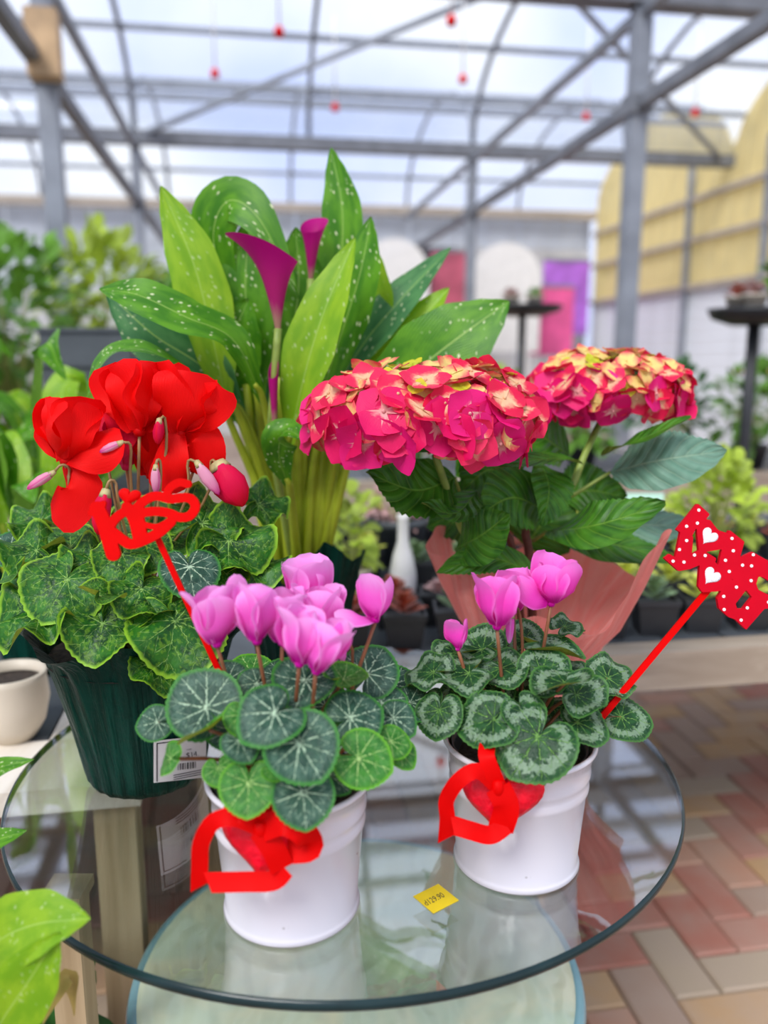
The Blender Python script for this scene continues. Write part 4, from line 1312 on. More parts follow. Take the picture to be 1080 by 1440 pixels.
hleaf([(640, 772, 1.0), (678, 752, 0.95), (716, 722, 0.94)], 31, (-0.2, -1, 0.5), fold=0.10, stem=(700, 780, 1.04))
hleaf([(770, 720, 1.05), (722, 700, 1.0), (676, 722, 0.98)], 36, (0.1, -1, 0.5), fold=0.1, wave=0.2)
hleaf([(762, 650, 1.06), (772, 690, 1.02), (762, 740, 1.0)], 26, (0.4, -1, 0.2), fold=0.3)
hleaf([(768, 748, 1.05), (840, 738, 0.98), (936, 708, 0.97)], 31, (0.0, -0.75, 0.8), fold=0.12, wave=0.15, stem=(750, 760, 1.08))
hleaf([(845, 640, 1.08), (900, 618, 1.04), (972, 586, 1.04)], 17, (0.1, -0.25, 1), fold=0.2)
hleaf([(820, 652, 1.06), (770, 645, 1.0), (696, 660, 0.98)], 17, (0.0, -0.3, 1), fold=0.2)
hleaf([(858, 664, 1.10), (935, 646, 1.05), (1022, 634, 1.06)], 33, (0.1, -1, 0.55), 'hyd_blue', fold=0.06, wave=0.06, stem=(800, 700, 1.09))
hleaf([(800, 770, 1.12), (890, 740, 1.10), (985, 742, 1.12)], 30, (0.1, -0.7, 0.8), 'hyd_blue', fold=0.1)
hleaf([(790, 760, 1.10), (860, 765, 1.06), (950, 790, 1.06)], 28, (0.1, -0.6, 0.9), fold=0.1)
hleaf([(760, 812, 1.0), (690, 785, 0.97), (612, 806, 0.97)], 20, (0.0, -0.7, 0.7), fold=0.15)
hleaf([(720, 690, 1.12), (690, 660, 1.08), (650, 690, 1.06)], 38, (0, -1, 0.4))
hleaf([(790, 700, 1.14), (830, 690, 1.14), (880, 700, 1.15)], 34, (0, -0.8, 0.6))
hleaf([(700, 740, 1.12), (660, 720, 1.10), (600, 740, 1.12)], 38, (0, -0.9, 0.5))
hleaf([(740, 640, 1.14), (700, 630, 1.14), (640, 670, 1.15)], 40, (0, -0.9, 0.5))
hleaf([(800, 640, 1.16), (760, 610, 1.12), (715, 560, 1.12)], 30, (0, -0.9, 0.5))
hleaf([(740, 770, 1.12), (760, 740, 1.12), (800, 690, 1.14)], 40, (0, -1, 0.3))
def hstem(pts, r0, r1, m): 
    v, f, uv = tube(wp(*pts), r0, 8, 14, r1)
    put('stem', v, f, M[m], hy, uv)
hstem([(750, 900, 1.05), (744, 780, 1.05), (740, 745, 1.05), (765, 718, 1.05)], 0.006, 0.0055, 'wood_stem')
hstem([(735, 900, 1.05), (722, 775, 1.04), (700, 735, 1.04)], 0.005, 0.0045, 'wood_stem')
hstem([(762, 722, 1.05), (800, 690, 1.06), (822, 640, 1.08), (848, 585, 1.12)], 0.0052, 0.0045, 'hyd_stem')
hstem([(702, 740, 1.04), (660, 755, 1.02), (640, 720, 1.0), (612, 640, 0.97)], 0.0050, 0.0045, 'hyd_stem')

def floret_mesh(m, cup, seed, tip=1.0):
    rg = random.Random(seed)
    mb = MB()
    SP = [(0, 0.18), (0.15, 0.50), (0.36, 0.92), (0.55, 1.0), (0.76, 0.74), (0.90, 0.38), (1, 0.05 * tip)]
    for k in range(4):
        a = PI / 2 * k + rg.uniform(-0.12, 0.12)
        d = Vector((math.cos(a), math.sin(a), 0))
        L = rg.uniform(0.88, 1.08)
        z1, z2 = cup * 0.35 + rg.uniform(-.05, .05), cup + rg.uniform(-.16, .16)
        v, f, uv = blade([Vector((0, 0, 0.02 * (k % 2))), d * 0.5 * L + Vector((0, 0, z1 * 0.5)), d * L + Vector((0, 0, z2))], 0.60 * rg.uniform(0.92, 1.1), Vector((0, 0, 1)), SP, cup=0.12 * rg.uniform(-1, 1), fold=0.08, wave=0.06, wk=1, nv=6, nu=4, ph=rg.uniform(0, 6))
        mb.add(v, f, uv)
    v, f, uv = lathe((0, 0, 0), [(0, 0.0), (0.07, 0.02), (0.06, 0.09), (0, 0.12)], 8)
    mb.add(v, f, [(0.5, 0.0)] * len(v))
    me = bpy.data.meshes.new('floret')
    me.from_pydata([tuple(p) for p in mb.v], [], mb.f)
    ul = me.uv_layers.new(name='UVMap')
    for lp in me.loops: ul.data[lp.index].uv = mb.uv[lp.vertex_index]
    me.materials.append(m)
    for p in me.polygons: p.use_smooth = True
    return me
FM = {k: [floret_mesh(M[k], c, s) for s, c in ((1, 0.10), (2, 0.26), (3, -0.06))] for k in ('fl_mag', 'fl_red', 'fl_mid', 'fl_young')}

def flower_head(center, rx, ry, rz, n, s0, s1, yellow, seed, pmax=112):
    rg = random.Random(seed)
    mb = lathe(center, [(0.0, -rz * 0.3)] + [(rx * 0.62 * math.sin(PI * k / 8), -rz * 0.62 * math.cos(PI * k / 8)) for k in range(1, 8)] + [(0.0, rz * 0.62)], 20)
    core = put('flower_head', mb[0], mb[1], M['green_c'], hy, mb[2])
    ga = PI * (3 - math.sqrt(5))
    zmin = math.cos(R(pmax))
    for i in range(n):
        z = 1 - (1 - zmin) * (i + 0.5) / n
        r = math.sqrt(1 - z * z)
        a = ga * i + rg.uniform(-0.15, 0.15)
        d = Vector((r * math.cos(a), r * math.sin(a), z))
        p = center + Vector((d.x * rx, d.y * ry, d.z * rz)) * rg.uniform(0.90, 1.05)
        nr = Vector((d.x / rx, d.y / ry, d.z / rz)).normalized()
        nr = (nr + Vector((rg.uniform(-.55, .55), rg.uniform(-.55, .55), rg.uniform(-.1, .45)))).normalized()
        young = (z ** 1.0 if z > 0 else 0) * yellow
        x = rg.random()
        if x < young * 0.35: key, sz = 'fl_young', s0 * 0.62
        elif x < young * 0.95 + 0.20: key, sz = 'fl_mid', s0
        elif x < young + 0.55: key, sz = 'fl_red', (s0 + s1) / 2
        else: key, sz = 'fl_mag', s1
        q_ = nr.to_track_quat('Z', 'Y').to_matrix().to_4x4()
        mw = Matrix.Translation(p) @ q_ @ Matrix.Rotation(rg.uniform(0, PI), 4, 'Z') @ Matrix.Scale(sz * rg.uniform(0.88, 1.12), 4)
        place('floret', FM[key][rg.randrange(3)], mw, core)
flower_head(W(597, 588, 0.945), 0.128, 0.105, 0.063, 180, 0.020, 0.031, 0.85, 4, 118)
flower_head(W(853, 548, 1.13), 0.100, 0.090, 0.052, 145, 0.019, 0.028, 1.05, 9, 120)

# ------------------------------------------------------------------ calla lily
B5 = W(425, 950, 1.20); B5.z = TABLE_Z
ca = empty('potted_calla_lily', B5, 'tall calla lily with magenta spathes and speckled leaves in green foil', 'potted plant')
v, f, uv = lathe(B5, [(0.0, 0.002), (0.055, 0.0), (0.058, 0.004), (0.070, 0.13), (0.066, 0.13), (0.064, 0.11)], 40)
put('pot', v, f, M['black'], ca, uv)
v, f, uv = lathe(B5, [(0.0, 0.118), (0.065, 0.116)], 24)
put('soil', v, f, M['soil'], ca, uv)
foil_wrap(ca, B5, [(0.06, 0.001), (0.064, 0.02), (0.072, 0.08), (0.078, 0.13), (0.086, 0.165), (0.092, 0.195)], M['green_foil'], seed=8, rim=0.012,
          peaks=((R(-50), 0.045, 0.0, 0.35), (R(-130), 0.0, 0.0, 0.5)))
LP = [(0, 0.10), (0.10, 0.30), (0.28, 0.72), (0.5, 1.0), (0.72, 0.86), (0.88, 0.48), (0.96, 0.2), (1, 0.02)]
base5 = B5 + Vector((0, 0, 0.13))
def cleaf(pts, wpx, nrm, key='calla_leaf', fold=0.25, wave=0.10, root=None, base=None, pr=0.009, spread=0.035, ph=0.0, cup=0.0):
    root = root or ca
    base = base or base5
    P = wp(*pts)
    if isinstance(nrm[0], (tuple, list)): nrm = [Vector(x) for x in nrm]
    else: nrm = Vector(nrm)
    v, f, uv = blade(P, S(wpx * 1.22, P[len(P) // 2]), nrm, LP, fold=fold, cup=cup, wave=wave, wk=1.4, nv=30, nu=8, ph=ph)
    o = put('leaf', v, f, M[key], root, uv)
    d = P[0] - base
    b0 = base + Vector((max(-1, min(1, d.x / 0.12)) * spread, random.uniform(-0.02, 0.02), 0))
    v, f, uv = tube([b0, b0.lerp(P[0], 0.5) + Vector((-d.x * 0.18, 0, 0.0)), P[0], P[0].lerp(P[1], 0.35)], pr, 8, 12, pr * 0.35)
    put('petiole', v, f, M['calla_petiole'], o, uv)
    return o
cleaf([(322, 590, 1.15), (300, 480, 1.14), (272, 370, 1.15), (226, 262, 1.17)], 33, (0.35, -1, 0.1), 'calla_light', 0.12, 0.08)
cleaf([(352, 560, 1.22), (318, 420, 1.21), (300, 330, 1.20), (322, 282, 1.19), (366, 310, 1.17), (420, 420, 1.15)], 30, (-0.1, -1, 0.25), 'calla_leaf', 0.12, 0.08)
cleaf([(372, 570, 1.12), (330, 480, 1.08), (262, 446, 1.05), (192, 414, 1.05), (140, 408, 1.07)], 30, ((0.3, -0.8, 0.5), (0.2, -0.8, 0.6), (0, -0.75, 0.7), (0, -0.7, 0.7), (0, -0.6, 0.8)), 'calla_leaf', 0.12, 0.12)
cleaf([(346, 590, 1.16), (290, 520, 1.14), (215, 470, 1.12), (150, 410, 1.13)], 36, (-0.1, -1, 0.4), 'calla_blue', 0.10, 0.16)
cleaf([(330, 570, 1.14), (230, 502, 1.05), (170, 492, 1.03), (140, 515, 1.02), (124, 560, 1.02)], 24, ((0, -0.6, 1), (0, -0.5, 1), (-0.3, -0.4, 0.8), (-0.8, -0.5, 0.4), (-0.9, -0.5, 0.2)), 'calla_leaf', 0.2, 0.05)
cleaf([(366, 600, 1.20), (352, 480, 1.20), (345, 400, 1.20), (352, 300, 1.22)], 34, (0, -1, 0.1), 'calla_leaf', 0.15, 0.1)
cleaf([(404, 640, 1.12), (425, 540, 1.10), (455, 440, 1.10), (500, 335, 1.12)], 32, (-0.3, -1, 0.2), 'calla_light', 0.3, 0.08)
cleaf([(430, 620, 1.18), (470, 500, 1.17), (505, 390, 1.17), (522, 305, 1.18)], 28, (-0.2, -1, 0.1), 'calla_leaf', 0.25, 0.08)
cleaf([(432, 600, 1.24), (470, 430, 1.24), (482, 310, 1.25), (466, 208, 1.27)], 27, (-0.1, -1, 0.0), 'calla_leaf', 0.3, 0.05)
cleaf([(440, 610, 1.20), (500, 500, 1.20), (560, 425, 1.22), (634, 348, 1.26)], 26, (-0.2, -0.8, 0.5), 'calla_blue', 0.25, 0.05)
cleaf([(448, 620, 1.18), (560, 540, 1.15), (640, 478, 1.14), (716, 424, 1.15)], 50, (-0.1, -1, 0.35), 'calla_leaf', 0.10, 0.06)
cleaf([(440, 640, 1.22), (520, 520, 1.22), (580, 460, 1.22), (632, 405, 1.23)], 26, (0, -0.8, 0.6), 'calla_light', 0.25, 0.1)
cleaf([(408, 690, 1.08), (392, 640, 1.05), (402, 606, 1.03), (436, 622, 1.02)], 22, ((0, -1, 0), (0.2, -0.9, 0.3), (0.3, -0.6, 0.7), (0.6, -0.5, 0.5)), 'calla_leaf', 0.2, 0.05)
cleaf([(410, 600, 1.22), (412, 480, 1.22), (420, 400, 1.22), (416, 320, 1.23)], 34, (0.1, -1, 0.0), 'calla_leaf', 0.2, 0.1)
cleaf([(380, 600, 1.24), (300, 500, 1.24), (270, 440, 1.24), (250, 380, 1.25)], 36, (0.1, -1, 0.1), 'calla_leaf', 0.2, 0.1)
cleaf([(420, 620, 1.26), (450, 520, 1.26), (470, 460, 1.26), (450, 370, 1.27)], 34, (0.1, -1, 0.1), 'calla_leaf', 0.2, 0.1)
cleaf([(400, 610, 1.24), (380, 500, 1.24), (380, 430, 1.24), (400, 350, 1.25)], 34, (0.1, -1, 0.1), 'calla_blue', 0.2, 0.1)
cleaf([(440, 600, 1.24), (490, 480, 1.23), (520, 430, 1.23), (524, 340, 1.24)], 32, (-0.2, -1, 0.1), 'calla_light', 0.2, 0.1)
cleaf([(340, 600, 1.20), (322, 540, 1.18), (330, 470, 1.17), (350, 420, 1.17)], 36, (0.1, -1, 0.1), 'calla_leaf', 0.15, 0.12)
cleaf([(450, 600, 1.26), (540, 520, 1.26), (600, 520, 1.26), (680, 500, 1.26)], 26, (0, -0.8, 0.6), 'calla_light', 0.2, 0.1)
# bare leaf stalks at the base
for k in range(18):
    x = 366 + k * 6.2
    t = x + (x - 425) * 0.55 + random.uniform(-8, 8)
    v, f, uv = tube(wp((x * 0.6 + 425 * 0.4, 800, 1.2), (x, 720, 1.19), (t, 560 + random.uniform(-40, 30), 1.19 + random.uniform(-0.03, 0.03))), 0.0095, 8, 10, 0.005)
    put('stalk', v, f, M['calla_petiole'], ca, uv)

def spathe(bottom, axis, H, r_top, tipdir, flare, stem_pts, name='spathe'):
    axis = axis.normalized()
    tx = (tipdir - axis * tipdir.dot(axis)).normalized()
    ty = axis.cross(tx)
    v, f, uv = [], [], []
    NA, NTT = 36, 16
    for i in range(NTT + 1):
        t = i / NTT
        for j in range(NA + 1):
            a = -PI * 1.06 + 2 * PI * 1.06 * j / NA
            c = (1 + math.cos(a)) / 2
            h = H * (0.70 + 0.32 * c ** 1.3) * t
            r = 0.004 + r_top * (t ** 1.15) + flare * t ** 5 * (0.35 + 0.9 * c ** 3)
            r *= 1 - 0.06 * (abs(a) / PI) 
            v.append(bottom + axis * h + tx * r * math.cos(a) + ty * r * math.sin(a) * 0.9)
            uv.append((j / NA, t))
    for i in range(NTT):
        for j in range(NA):
            b = i * (NA + 1) + j
            f.append((b, b + 1, b + NA + 2, b + NA + 1))
    o = put(name, v, f, M['spathe'], ca, uv)
    v, f, uv = tube(stem_pts, 0.0058, 8, 12, 0.0052)
    put('flower_stem', v, f, M['hyd_stem'], o, uv)
    v, f, uv = tube([bottom + axis * 0.01, bottom + axis * H * 0.55], 0.004, 8, 4, 0.0025)
    put('spadix', v, f, M['orange'], o, uv)
b_ = W(391, 462, 1.10)
spathe(b_, Vector((-0.06, 0, 1)), 0.118, 0.0215, Vector((-1, -0.40, 0)), 0.026, [base5, W(385, 640, 1.12), W(384, 560, 1.10), b_])
b_ = W(437, 392, 1.19)
spathe(b_, Vector((0.06, 0, 1)), 0.085, 0.012, Vector((0.3, 1, 0)), 0.010, [base5, W(430, 600, 1.2), b_])
b_ = W(386, 592, 1.09)
spathe(b_, Vector((0.0, 0, 1)), 0.080, 0.004, Vector((0.3, 1, 0)), 0.0, [base5, W(392, 680, 1.12), b_])

# ------------------------------------------------------------------ red wooden picks
def plate(sdf, x0, x1, y0, y1, step, o, X, Yv, N, th):
    """flat plate of thickness th cut along the zero line of a signed distance (2-D grid, pieces merged into one outline)"""
    nx, ny = int((x1 - x0) / step) + 1, int((y1 - y0) / step) + 1
    gx, gy = np.meshgrid(x0 + step * np.arange(nx), y0 + step * np.arange(ny), indexing='ij')
    D = sdf(gx, gy)
    v, f, idx = [], [], {}
    def vert(x, y, lay):
        k = (round(x, 3), round(y, 3), lay)
        if k not in idx:
            idx[k] = len(v)
            v.append(o + X * x + Yv * (-y) + N * (th * lay))
        return idx[k]
    for i in range(nx - 1):
        for j in range(ny - 1):
            q4 = ((i, j), (i + 1, j), (i + 1, j + 1), (i, j + 1))
            d = [float(D[a]) for a in q4]
            if min(d) >= 0: continue
            poly, cuts = [], []
            for k in range(4):
                a, b = q4[k], q4[(k + 1) % 4]
                da, db = d[k], d[(k + 1) % 4]
                pa = (x0 + step * a[0], y0 + step * a[1]); pb = (x0 + step * b[0], y0 + step * b[1])
                if da < 0: poly.append(pa)
                if (da < 0) != (db < 0):
                    t = da / (da - db)
                    c = (pa[0] + (pb[0] - pa[0]) * t, pa[1] + (pb[1] - pa[1]) * t)
                    poly.append(c); cuts.append((c, da < 0))
            if len(poly) < 3: continue
            top = [vert(x, y, 1) for x, y in poly]
            if len(set(top)) < 3: continue
            f.append(tuple(dict.fromkeys(top))[::-1])
            f.append(tuple(dict.fromkeys(vert(x, y, 0) for x, y in poly)))
            if len(cuts) == 2:
                (a, a_out), (b, _) = cuts
                if not a_out: a, b = b, a
                if vert(*a, 1) != vert(*b, 1):
                    f.append((vert(*a, 0), vert(*b, 0), vert(*b, 1), vert(*a, 1)))
    return v, f

def sd_stroke(gx, gy, pts, w, n=18):
    P = smooth_path([Vector((x, y, 0)) for x, y in pts], n)
    best = np.full(gx.shape, 1e9)
    for a, b in zip(P, P[1:]):
        ex, ey = b.x - a.x, b.y - a.y
        L2 = ex * ex + ey * ey + 1e-9
        t = np.clip(((gx - a.x) * ex + (gy - a.y) * ey) / L2, 0, 1)
        best = np.minimum(best, np.hypot(gx - a.x - t * ex, gy - a.y - t * ey))
    return best - w / 2

def sd_poly(gx, gy, pts):
    best = np.full(gx.shape, 1e9)
    inside = np.zeros(gx.shape, bool)
    for (ax, ay), (bx_, by_) in zip(pts, pts[1:] + pts[:1]):
        ex, ey = bx_ - ax, by_ - ay
        L2 = ex * ex + ey * ey + 1e-9
        t = np.clip(((gx - ax) * ex + (gy - ay) * ey) / L2, 0, 1)
        best = np.minimum(best, np.hypot(gx - ax - t * ex, gy - ay - t * ey))
        c = ((ay > gy) != (by_ > gy)) & (gx < (bx_ - ax) * (gy - ay) / ((by_ - ay) or 1e-9) + ax)
        inside ^= c
    return np.where(inside, -best, best)

KY = 0.700
ko = W(210, 727, KY)
KN = -FW
KX = RIGHT.copy()
KYv = UP.copy()
ks = S(1 / 6.0, ko)
def kc(pts): return [((x - 540) * ks, -(y - 402) * ks) for x, y in pts]
kiss = empty('word_pick', W(310, 950, 0.690), 'red wooden script word pick stuck beside the pale pink cyclamen', 'plant pick')
TH_ = 0.004
KSTROKES = (([(110, 330), (165, 450), (245, 710)], 105), ([(60, 370), (140, 330), (160, 290)], 45), ([(180, 560), (250, 430), (340, 360), (420, 360)], 66), ([(230, 520), (330, 600), (400, 630), (520, 590), (640, 525), (730, 440)], 72),
               ([(360, 320), (420, 430), (460, 590)], 78), ([(420, 350), (500, 270), (600, 225), (720, 250), (800, 240)], 66),
               ([(400, 390), (560, 355), (700, 365), (800, 405), (890, 390), (935, 310), (880, 240), (740, 250)], 66), ([(690, 230), (720, 160), (800, 112), (870, 125)], 58),
               ([(440, 430), (520, 470), (620, 480), (720, 430)], 40), ([(500, 570), (480, 480), (470, 420)], 60))
def kiss_sdf(gx, gy):
    D = np.full(gx.shape, 1e9)
    for pts, w in KSTROKES:
        D = np.minimum(D, sd_stroke(gx, gy, pts, w * 1.16))
    return D
v, f = plate(kiss_sdf, 0, 1080, 40, 800, 8, ko - KX * 540 * ks + KYv * 402 * ks, KX * ks, KYv * ks, KN, TH_)
put('letters', v, f, M['red_gloss'], kiss, smooth=False)
hc = kc([(372, 238)])[0]
heart_ornament(kiss, ko + KX * hc[0] + KYv * hc[1] + KN * 0.002, 33, 26, R(-12), 0.0025, M['red_gloss'], 'dot_heart', KX, KYv, KN)
v, f = bar(W(219, 752, KY) - KN * 0.001, W(318, 965, 0.690), 0.005, 0.003, up=KN)
put('stick', v, f, M['red_gloss'], kiss, smooth=False)

LY = 0.770
lo = W(1000, 795, LY)
LN = -FW
LX = RIGHT.copy()
LYv = UP.copy()
ls = S(1 / 6.75, lo)
def lc(pts): return [lo + LX * ((x - 540) * ls) + LYv * (-(y - 709) * ls) for x, y in pts]
love = empty('word_pick', W(838, 1020, 0.735), 'red polka dot word pick with white glitter hearts beside the magenta cyclamen', 'plant pick')
polys = [
    [(395, 130), (500, 225), (450, 290), (370, 360), (330, 440), (200, 370)],
    [(235, 400), (345, 440), (330, 640), (185, 650)],
    [(85, 640), (130, 605), (185, 640), (250, 645), (340, 605), (430, 560), (560, 640), (560, 660), (430, 690), (320, 735), (215, 755)],
    [(385, 300), (440, 270), (510, 285), (575, 370), (600, 385), (690, 412), (640, 545), (480, 572), (410, 565)],
    [(695, 380), (828, 485), (785, 640), (740, 840), (590, 720), (635, 530)],
    [(420, 690), (540, 655), (600, 740), (720, 820), (660, 930), (590, 945), (440, 955), (405, 905)],
    [(770, 650), (910, 585), (1060, 670), (1110, 760), (1000, 810), (840, 800), (720, 830)],
    [(720, 850), (830, 800), (855, 925), (745, 1065), (760, 1120), (830, 1120), (790, 1225), (690, 1190), (600, 1110), (585, 1020), (620, 950)],
    [(830, 800), (965, 800), (940, 880), (960, 940), (1080, 1000), (1250, 980), (1200, 1100), (1020, 1110), (850, 1305), (740, 1200), (825, 1120), (915, 1005), (850, 930)],
    [(990, 800), (1100, 710), (1260, 800), (1290, 980), (1190, 1000), (1160, 900), (1040, 830)],
]
def love_sdf(gx, gy):
    D = np.full(gx.shape, 1e9)
    for pl in polys:
        D = np.minimum(D, sd_poly(gx, gy, pl) - 6)
    return D
v, f = plate(love_sdf, 60, 1320, 100, 1330, 10, lo - LX * 540 * ls + LYv * 709 * ls, LX * ls, LYv * ls, LN, 0.0052)
put('letters', v, f, M['crimson'], love, smooth=False)
for (x, y, w) in ((495, 440, 165), (518, 815, 170)):
    c = lc([(x, y)])[0] + LN * 0.0055
    heart_ornament(love, c, w / 6.75, w / 6.75, R(-38), 0.0008, M['glitter'], 'glitter_heart', LX, LYv, LN)
for (x, y) in ((403, 185), (288, 337), (390, 308), (288, 472), (220, 557), (160, 666), (263, 675), (362, 608), (463, 613), (716, 452), (728, 568), (654, 658), (690, 764), (815, 704), (900, 711), (917, 605), (896, 850), (758, 911), (638, 998), (642, 1122), (860, 1106), (802, 1222), (1060, 1053), (1150, 780)):
    c = lc([(x, y)])[0] + LN * 0.0052
    v = [c + LX * 15 * ls * math.cos(2 * PI * k / 12) + LYv * 15 * ls * math.sin(2 * PI * k / 12) for k in range(12)]
    v2, f2 = prism(v, LN * 0.0004)
    put('polka_dot', v2, f2, M['white_dot'], love, smooth=False)
v, f = bar(lc([(520, 930)])[0], W(828, 1030, 0.735), 0.0060, 0.003, up=LN)
put('stick', v, f, M['red_gloss'], love, smooth=False)

# ------------------------------------------------------------------ benches
def bench(name, label, o, A, Bv, z, lenA, lenB, edge_w, m_edge, m_mat, leg_pts, edge_h=0.07):
    """o = front right corner; A along the front edge, Bv away from it"""
    r = empty(name, Vector((o.x, o.y, 0)), label, 'bench')
    for (p, a, la, b, lb) in ((o, A, lenA, Bv, edge_w), (o + Bv * (lenB - edge_w), A, lenA, Bv, edge_w), (o + Bv * edge_w, A, edge_w, Bv, lenB - 2 * edge_w), (o + A * (lenA - edge_w) + Bv * edge_w, A, edge_w, Bv, lenB - 2 * edge_w)):
        p = Vector((p.x, p.y, z - edge_h))
        v, f = boxg(p, a * la, b * lb, Vector((0, 0, edge_h)))
        put('edge_board', v, f, m_edge, r, smooth=False)
    p = o + A * edge_w + Bv * edge_w
    n = max(4, int((lenA - 2 * edge_w) / 0.12))
    w = (lenA - 2 * edge_w) / n
    for k in range(n):
        q_ = p + A * (w * k + 0.004)
        v, f = boxg(Vector((q_.x, q_.y, z - 0.018)), A * (w - 0.008), Bv * (lenB - 2 * edge_w), Vector((0, 0, 0.018)))
        put('slat', v, f, m_mat, r, smooth=False)
    for (a, b) in leg_pts:
        q_ = o + A * a + Bv * b
        v, f = boxg(Vector((q_.x, q_.y, 0)), A * 0.055, Bv * 0.055, Vector((0, 0, z - edge_h)))
        put('leg', v, f, M['wood_post'], r, smooth=False)
    return r
c0 = Wz(196, 1100, 0.68)
LB_Z = 0.68
bench('wooden_bench', 'pale timber bench beside the glass table holding pots and crates', c0, -UA, VA, LB_Z, 1.3, 1.9, 0.15, M['wood_light'], M['greybox'],
      ((0.01, 0.01), (1.2, 0.01), (0.01, 1.8), (1.2, 1.8)), 0.035)
c1 = Wz(975, 915, 0.70)
RB_Z = 0.70
s0 = c1 - UA * 0.95
bench('wooden_bench', 'weathered timber bench crowded with small black pots of succulents', s0, UA, VA, RB_Z, 2.6, 1.3, 0.06, M['wood'], M['greybox'],
      ((0.02, 0.02), (2.5, 0.02), (0.02, 1.2), (2.5, 1.2)), 0.075)
c2 = s0 + VA * 2.2 + UA * 0.25
bench('wooden_bench', 'timber bench of leafy green plants behind the succulent bench', c2, UA, VA, RB_Z, 3.6, 1.0, 0.06, M['wood'], M['greybox'],
      ((0.02, 0.02), (3.5, 0.02), (0.02, 0.9), (3.5, 0.9)), 0.075)
c3 = G(-4.4, 3.3, 0)
bench('wooden_bench', 'long timber bench of shrubs beyond the potted callas', c3, UA, VA, RB_Z, 3.6, 1.9, 0.06, M['wood'], M['greybox'],
      ((0.02, 0.02), (3.5, 0.02), (0.02, 1.8), (3.5, 1.8)), 0.075)

# ------------------------------------------------------------------ small succulents on the bench
def sq_pot(root, c, s_, h):
    v, f = [], []
    prof = [(0.36, 0.0), (0.47, 0.86), (0.5, 0.86), (0.5, 1.0), (0.45, 1.0), (0.43, 0.86)]
    for (k, z) in prof:
        for (x, y) in ((-1, -1), (1, -1), (1, 1), (-1, 1)):
            v.append(Vector(c) + Vector((x * k * s_, y * k * s_, z * h)))
    for i in range(len(prof) - 1):
        for j in range(4):
            f.append((i * 4 + j, i * 4 + (j + 1) % 4, (i + 1) * 4 + (j + 1) % 4, (i + 1) * 4 + j))
    f.append((3, 2, 1, 0)); n = (len(prof) - 1) * 4
    f.append((n, n + 1, n + 2, n + 3))
    put('pot', v, f, M['black'], root, smooth=False)

def rosette(root, c, r, n, m, tall, seed):
    rg = random.Random(seed)
    mb = MB()
    for k in range(n):
        a = 2.4 * k
        q_ = k / n
        d = Vector((math.cos(a), math.sin(a), 0))
        L = r * (1.05 - 0.55 * q_)
        P = [Vector(c) + d * r * 0.08 + Vector((0, 0, tall * q_ * 0.6)), Vector(c) + d * L * 0.6 + Vector((0, 0, tall * (0.15 + 0.7 * q_))), Vector(c) + d * L * (1 - 0.3 * q_) + Vector((0, 0, tall * (0.3 + 0.7 * q_)))]
        v, f, uv = blade(P, r * 0.24, Vector((0, 0, 1)), [(0, 0.5), (0.5, 1.0), (0.8, 0.8), (1, 0.05)], cup=0.3, nv=4, nu=2)
        mb.add(v, f, uv)
    mb.build('rosette', m, root)

kinds = []
KL = [('rust red rosette succulent in a small square black pot', 'suc_red', 0.046, 0.05), ('pinkish grey rosette succulent in a small square black pot', 'suc_pink', 0.044, 0.035),
      ('grey green rosette succulent in a small square black pot', 'suc_green', 0.046, 0.06), ('lime yellow rosette succulent in a small square black pot', 'suc_yel', 0.050, 0.06)]
far_away = Vector((0, 0, 0))
protos = []
for i, (lb, mk, r_, tl) in enumerate(KL):
    rt = empty('potted_succulent', far_away, lb + ' on the timber bench', 'succulent', mk.replace('suc_', {'suc_red': 'red ', 'suc_pink': 'pink ', 'suc_green': 'green ', 'suc_yel': 'lime '}[mk]).split()[0] + ' succulents on the timber bench')
    sq_pot(rt, far_away, 0.085, 0.075)
    rosette(rt, far_away + Vector((0, 0, 0.066)), r_, 16, M[mk], tl, i)
    protos.append([rt, False])
rg = random.Random(3)
pot_top = RB_Z
spots = [(W(x_, 700, y_), r_) for x_, y_, r_ in ((1010, 2.02, 0.15), (902, 1.98, 0.085), (495, 1.80, 0.08), (567, 1.80, 0.03), (560, 2.14, 0.10), (893, 1.80, 0.01))]
for row in range(9):
    for k in range(24):
        p = s0 + UA * (0.10 + k * 0.103 + rg.uniform(-0.003, 0.003)) + VA * (0.115 + row * 0.125 + rg.uniform(-0.003, 0.003))
        p.z = RB_Z
        sx, sy, z = on_screen(p)
        if not (430 < sx < 1110): continue
        if row > 5 and sx > 900: continue
        if any((Vector((p.x, p.y, 0)) - Vector((b_.x, b_.y, 0))).length < rr_ + 0.05 for b_, rr_ in spots): continue
        t = rg.random()
        i = 0 if t < 0.36 else 1 if t < 0.62 else 2 if t < 0.80 else 3
        if sx > 880 and row < 3 and rg.random() < 0.4: i = 3
        rt, used = protos[i]
        if not used:
            rt.location = p; protos[i][1] = True
        else:
            copy_tree(rt, p, rg.uniform(-0.06, 0.06), rg.uniform(0.94, 1.02))

# ------------------------------------------------------------------ leafy plants in the background
def round_pot(root, c, r, h, m):
    v, f, uv = lathe(c, [(0.0, 0.0), (r * 0.72, 0.0), (r * 0.95, h * 0.85), (r, h * 0.86), (r, h), (r * 0.92, h), (r * 0.88, h * 0.85), (0.0, h * 0.84)], 24)
    return put('pot', v, f, m, root, uv)

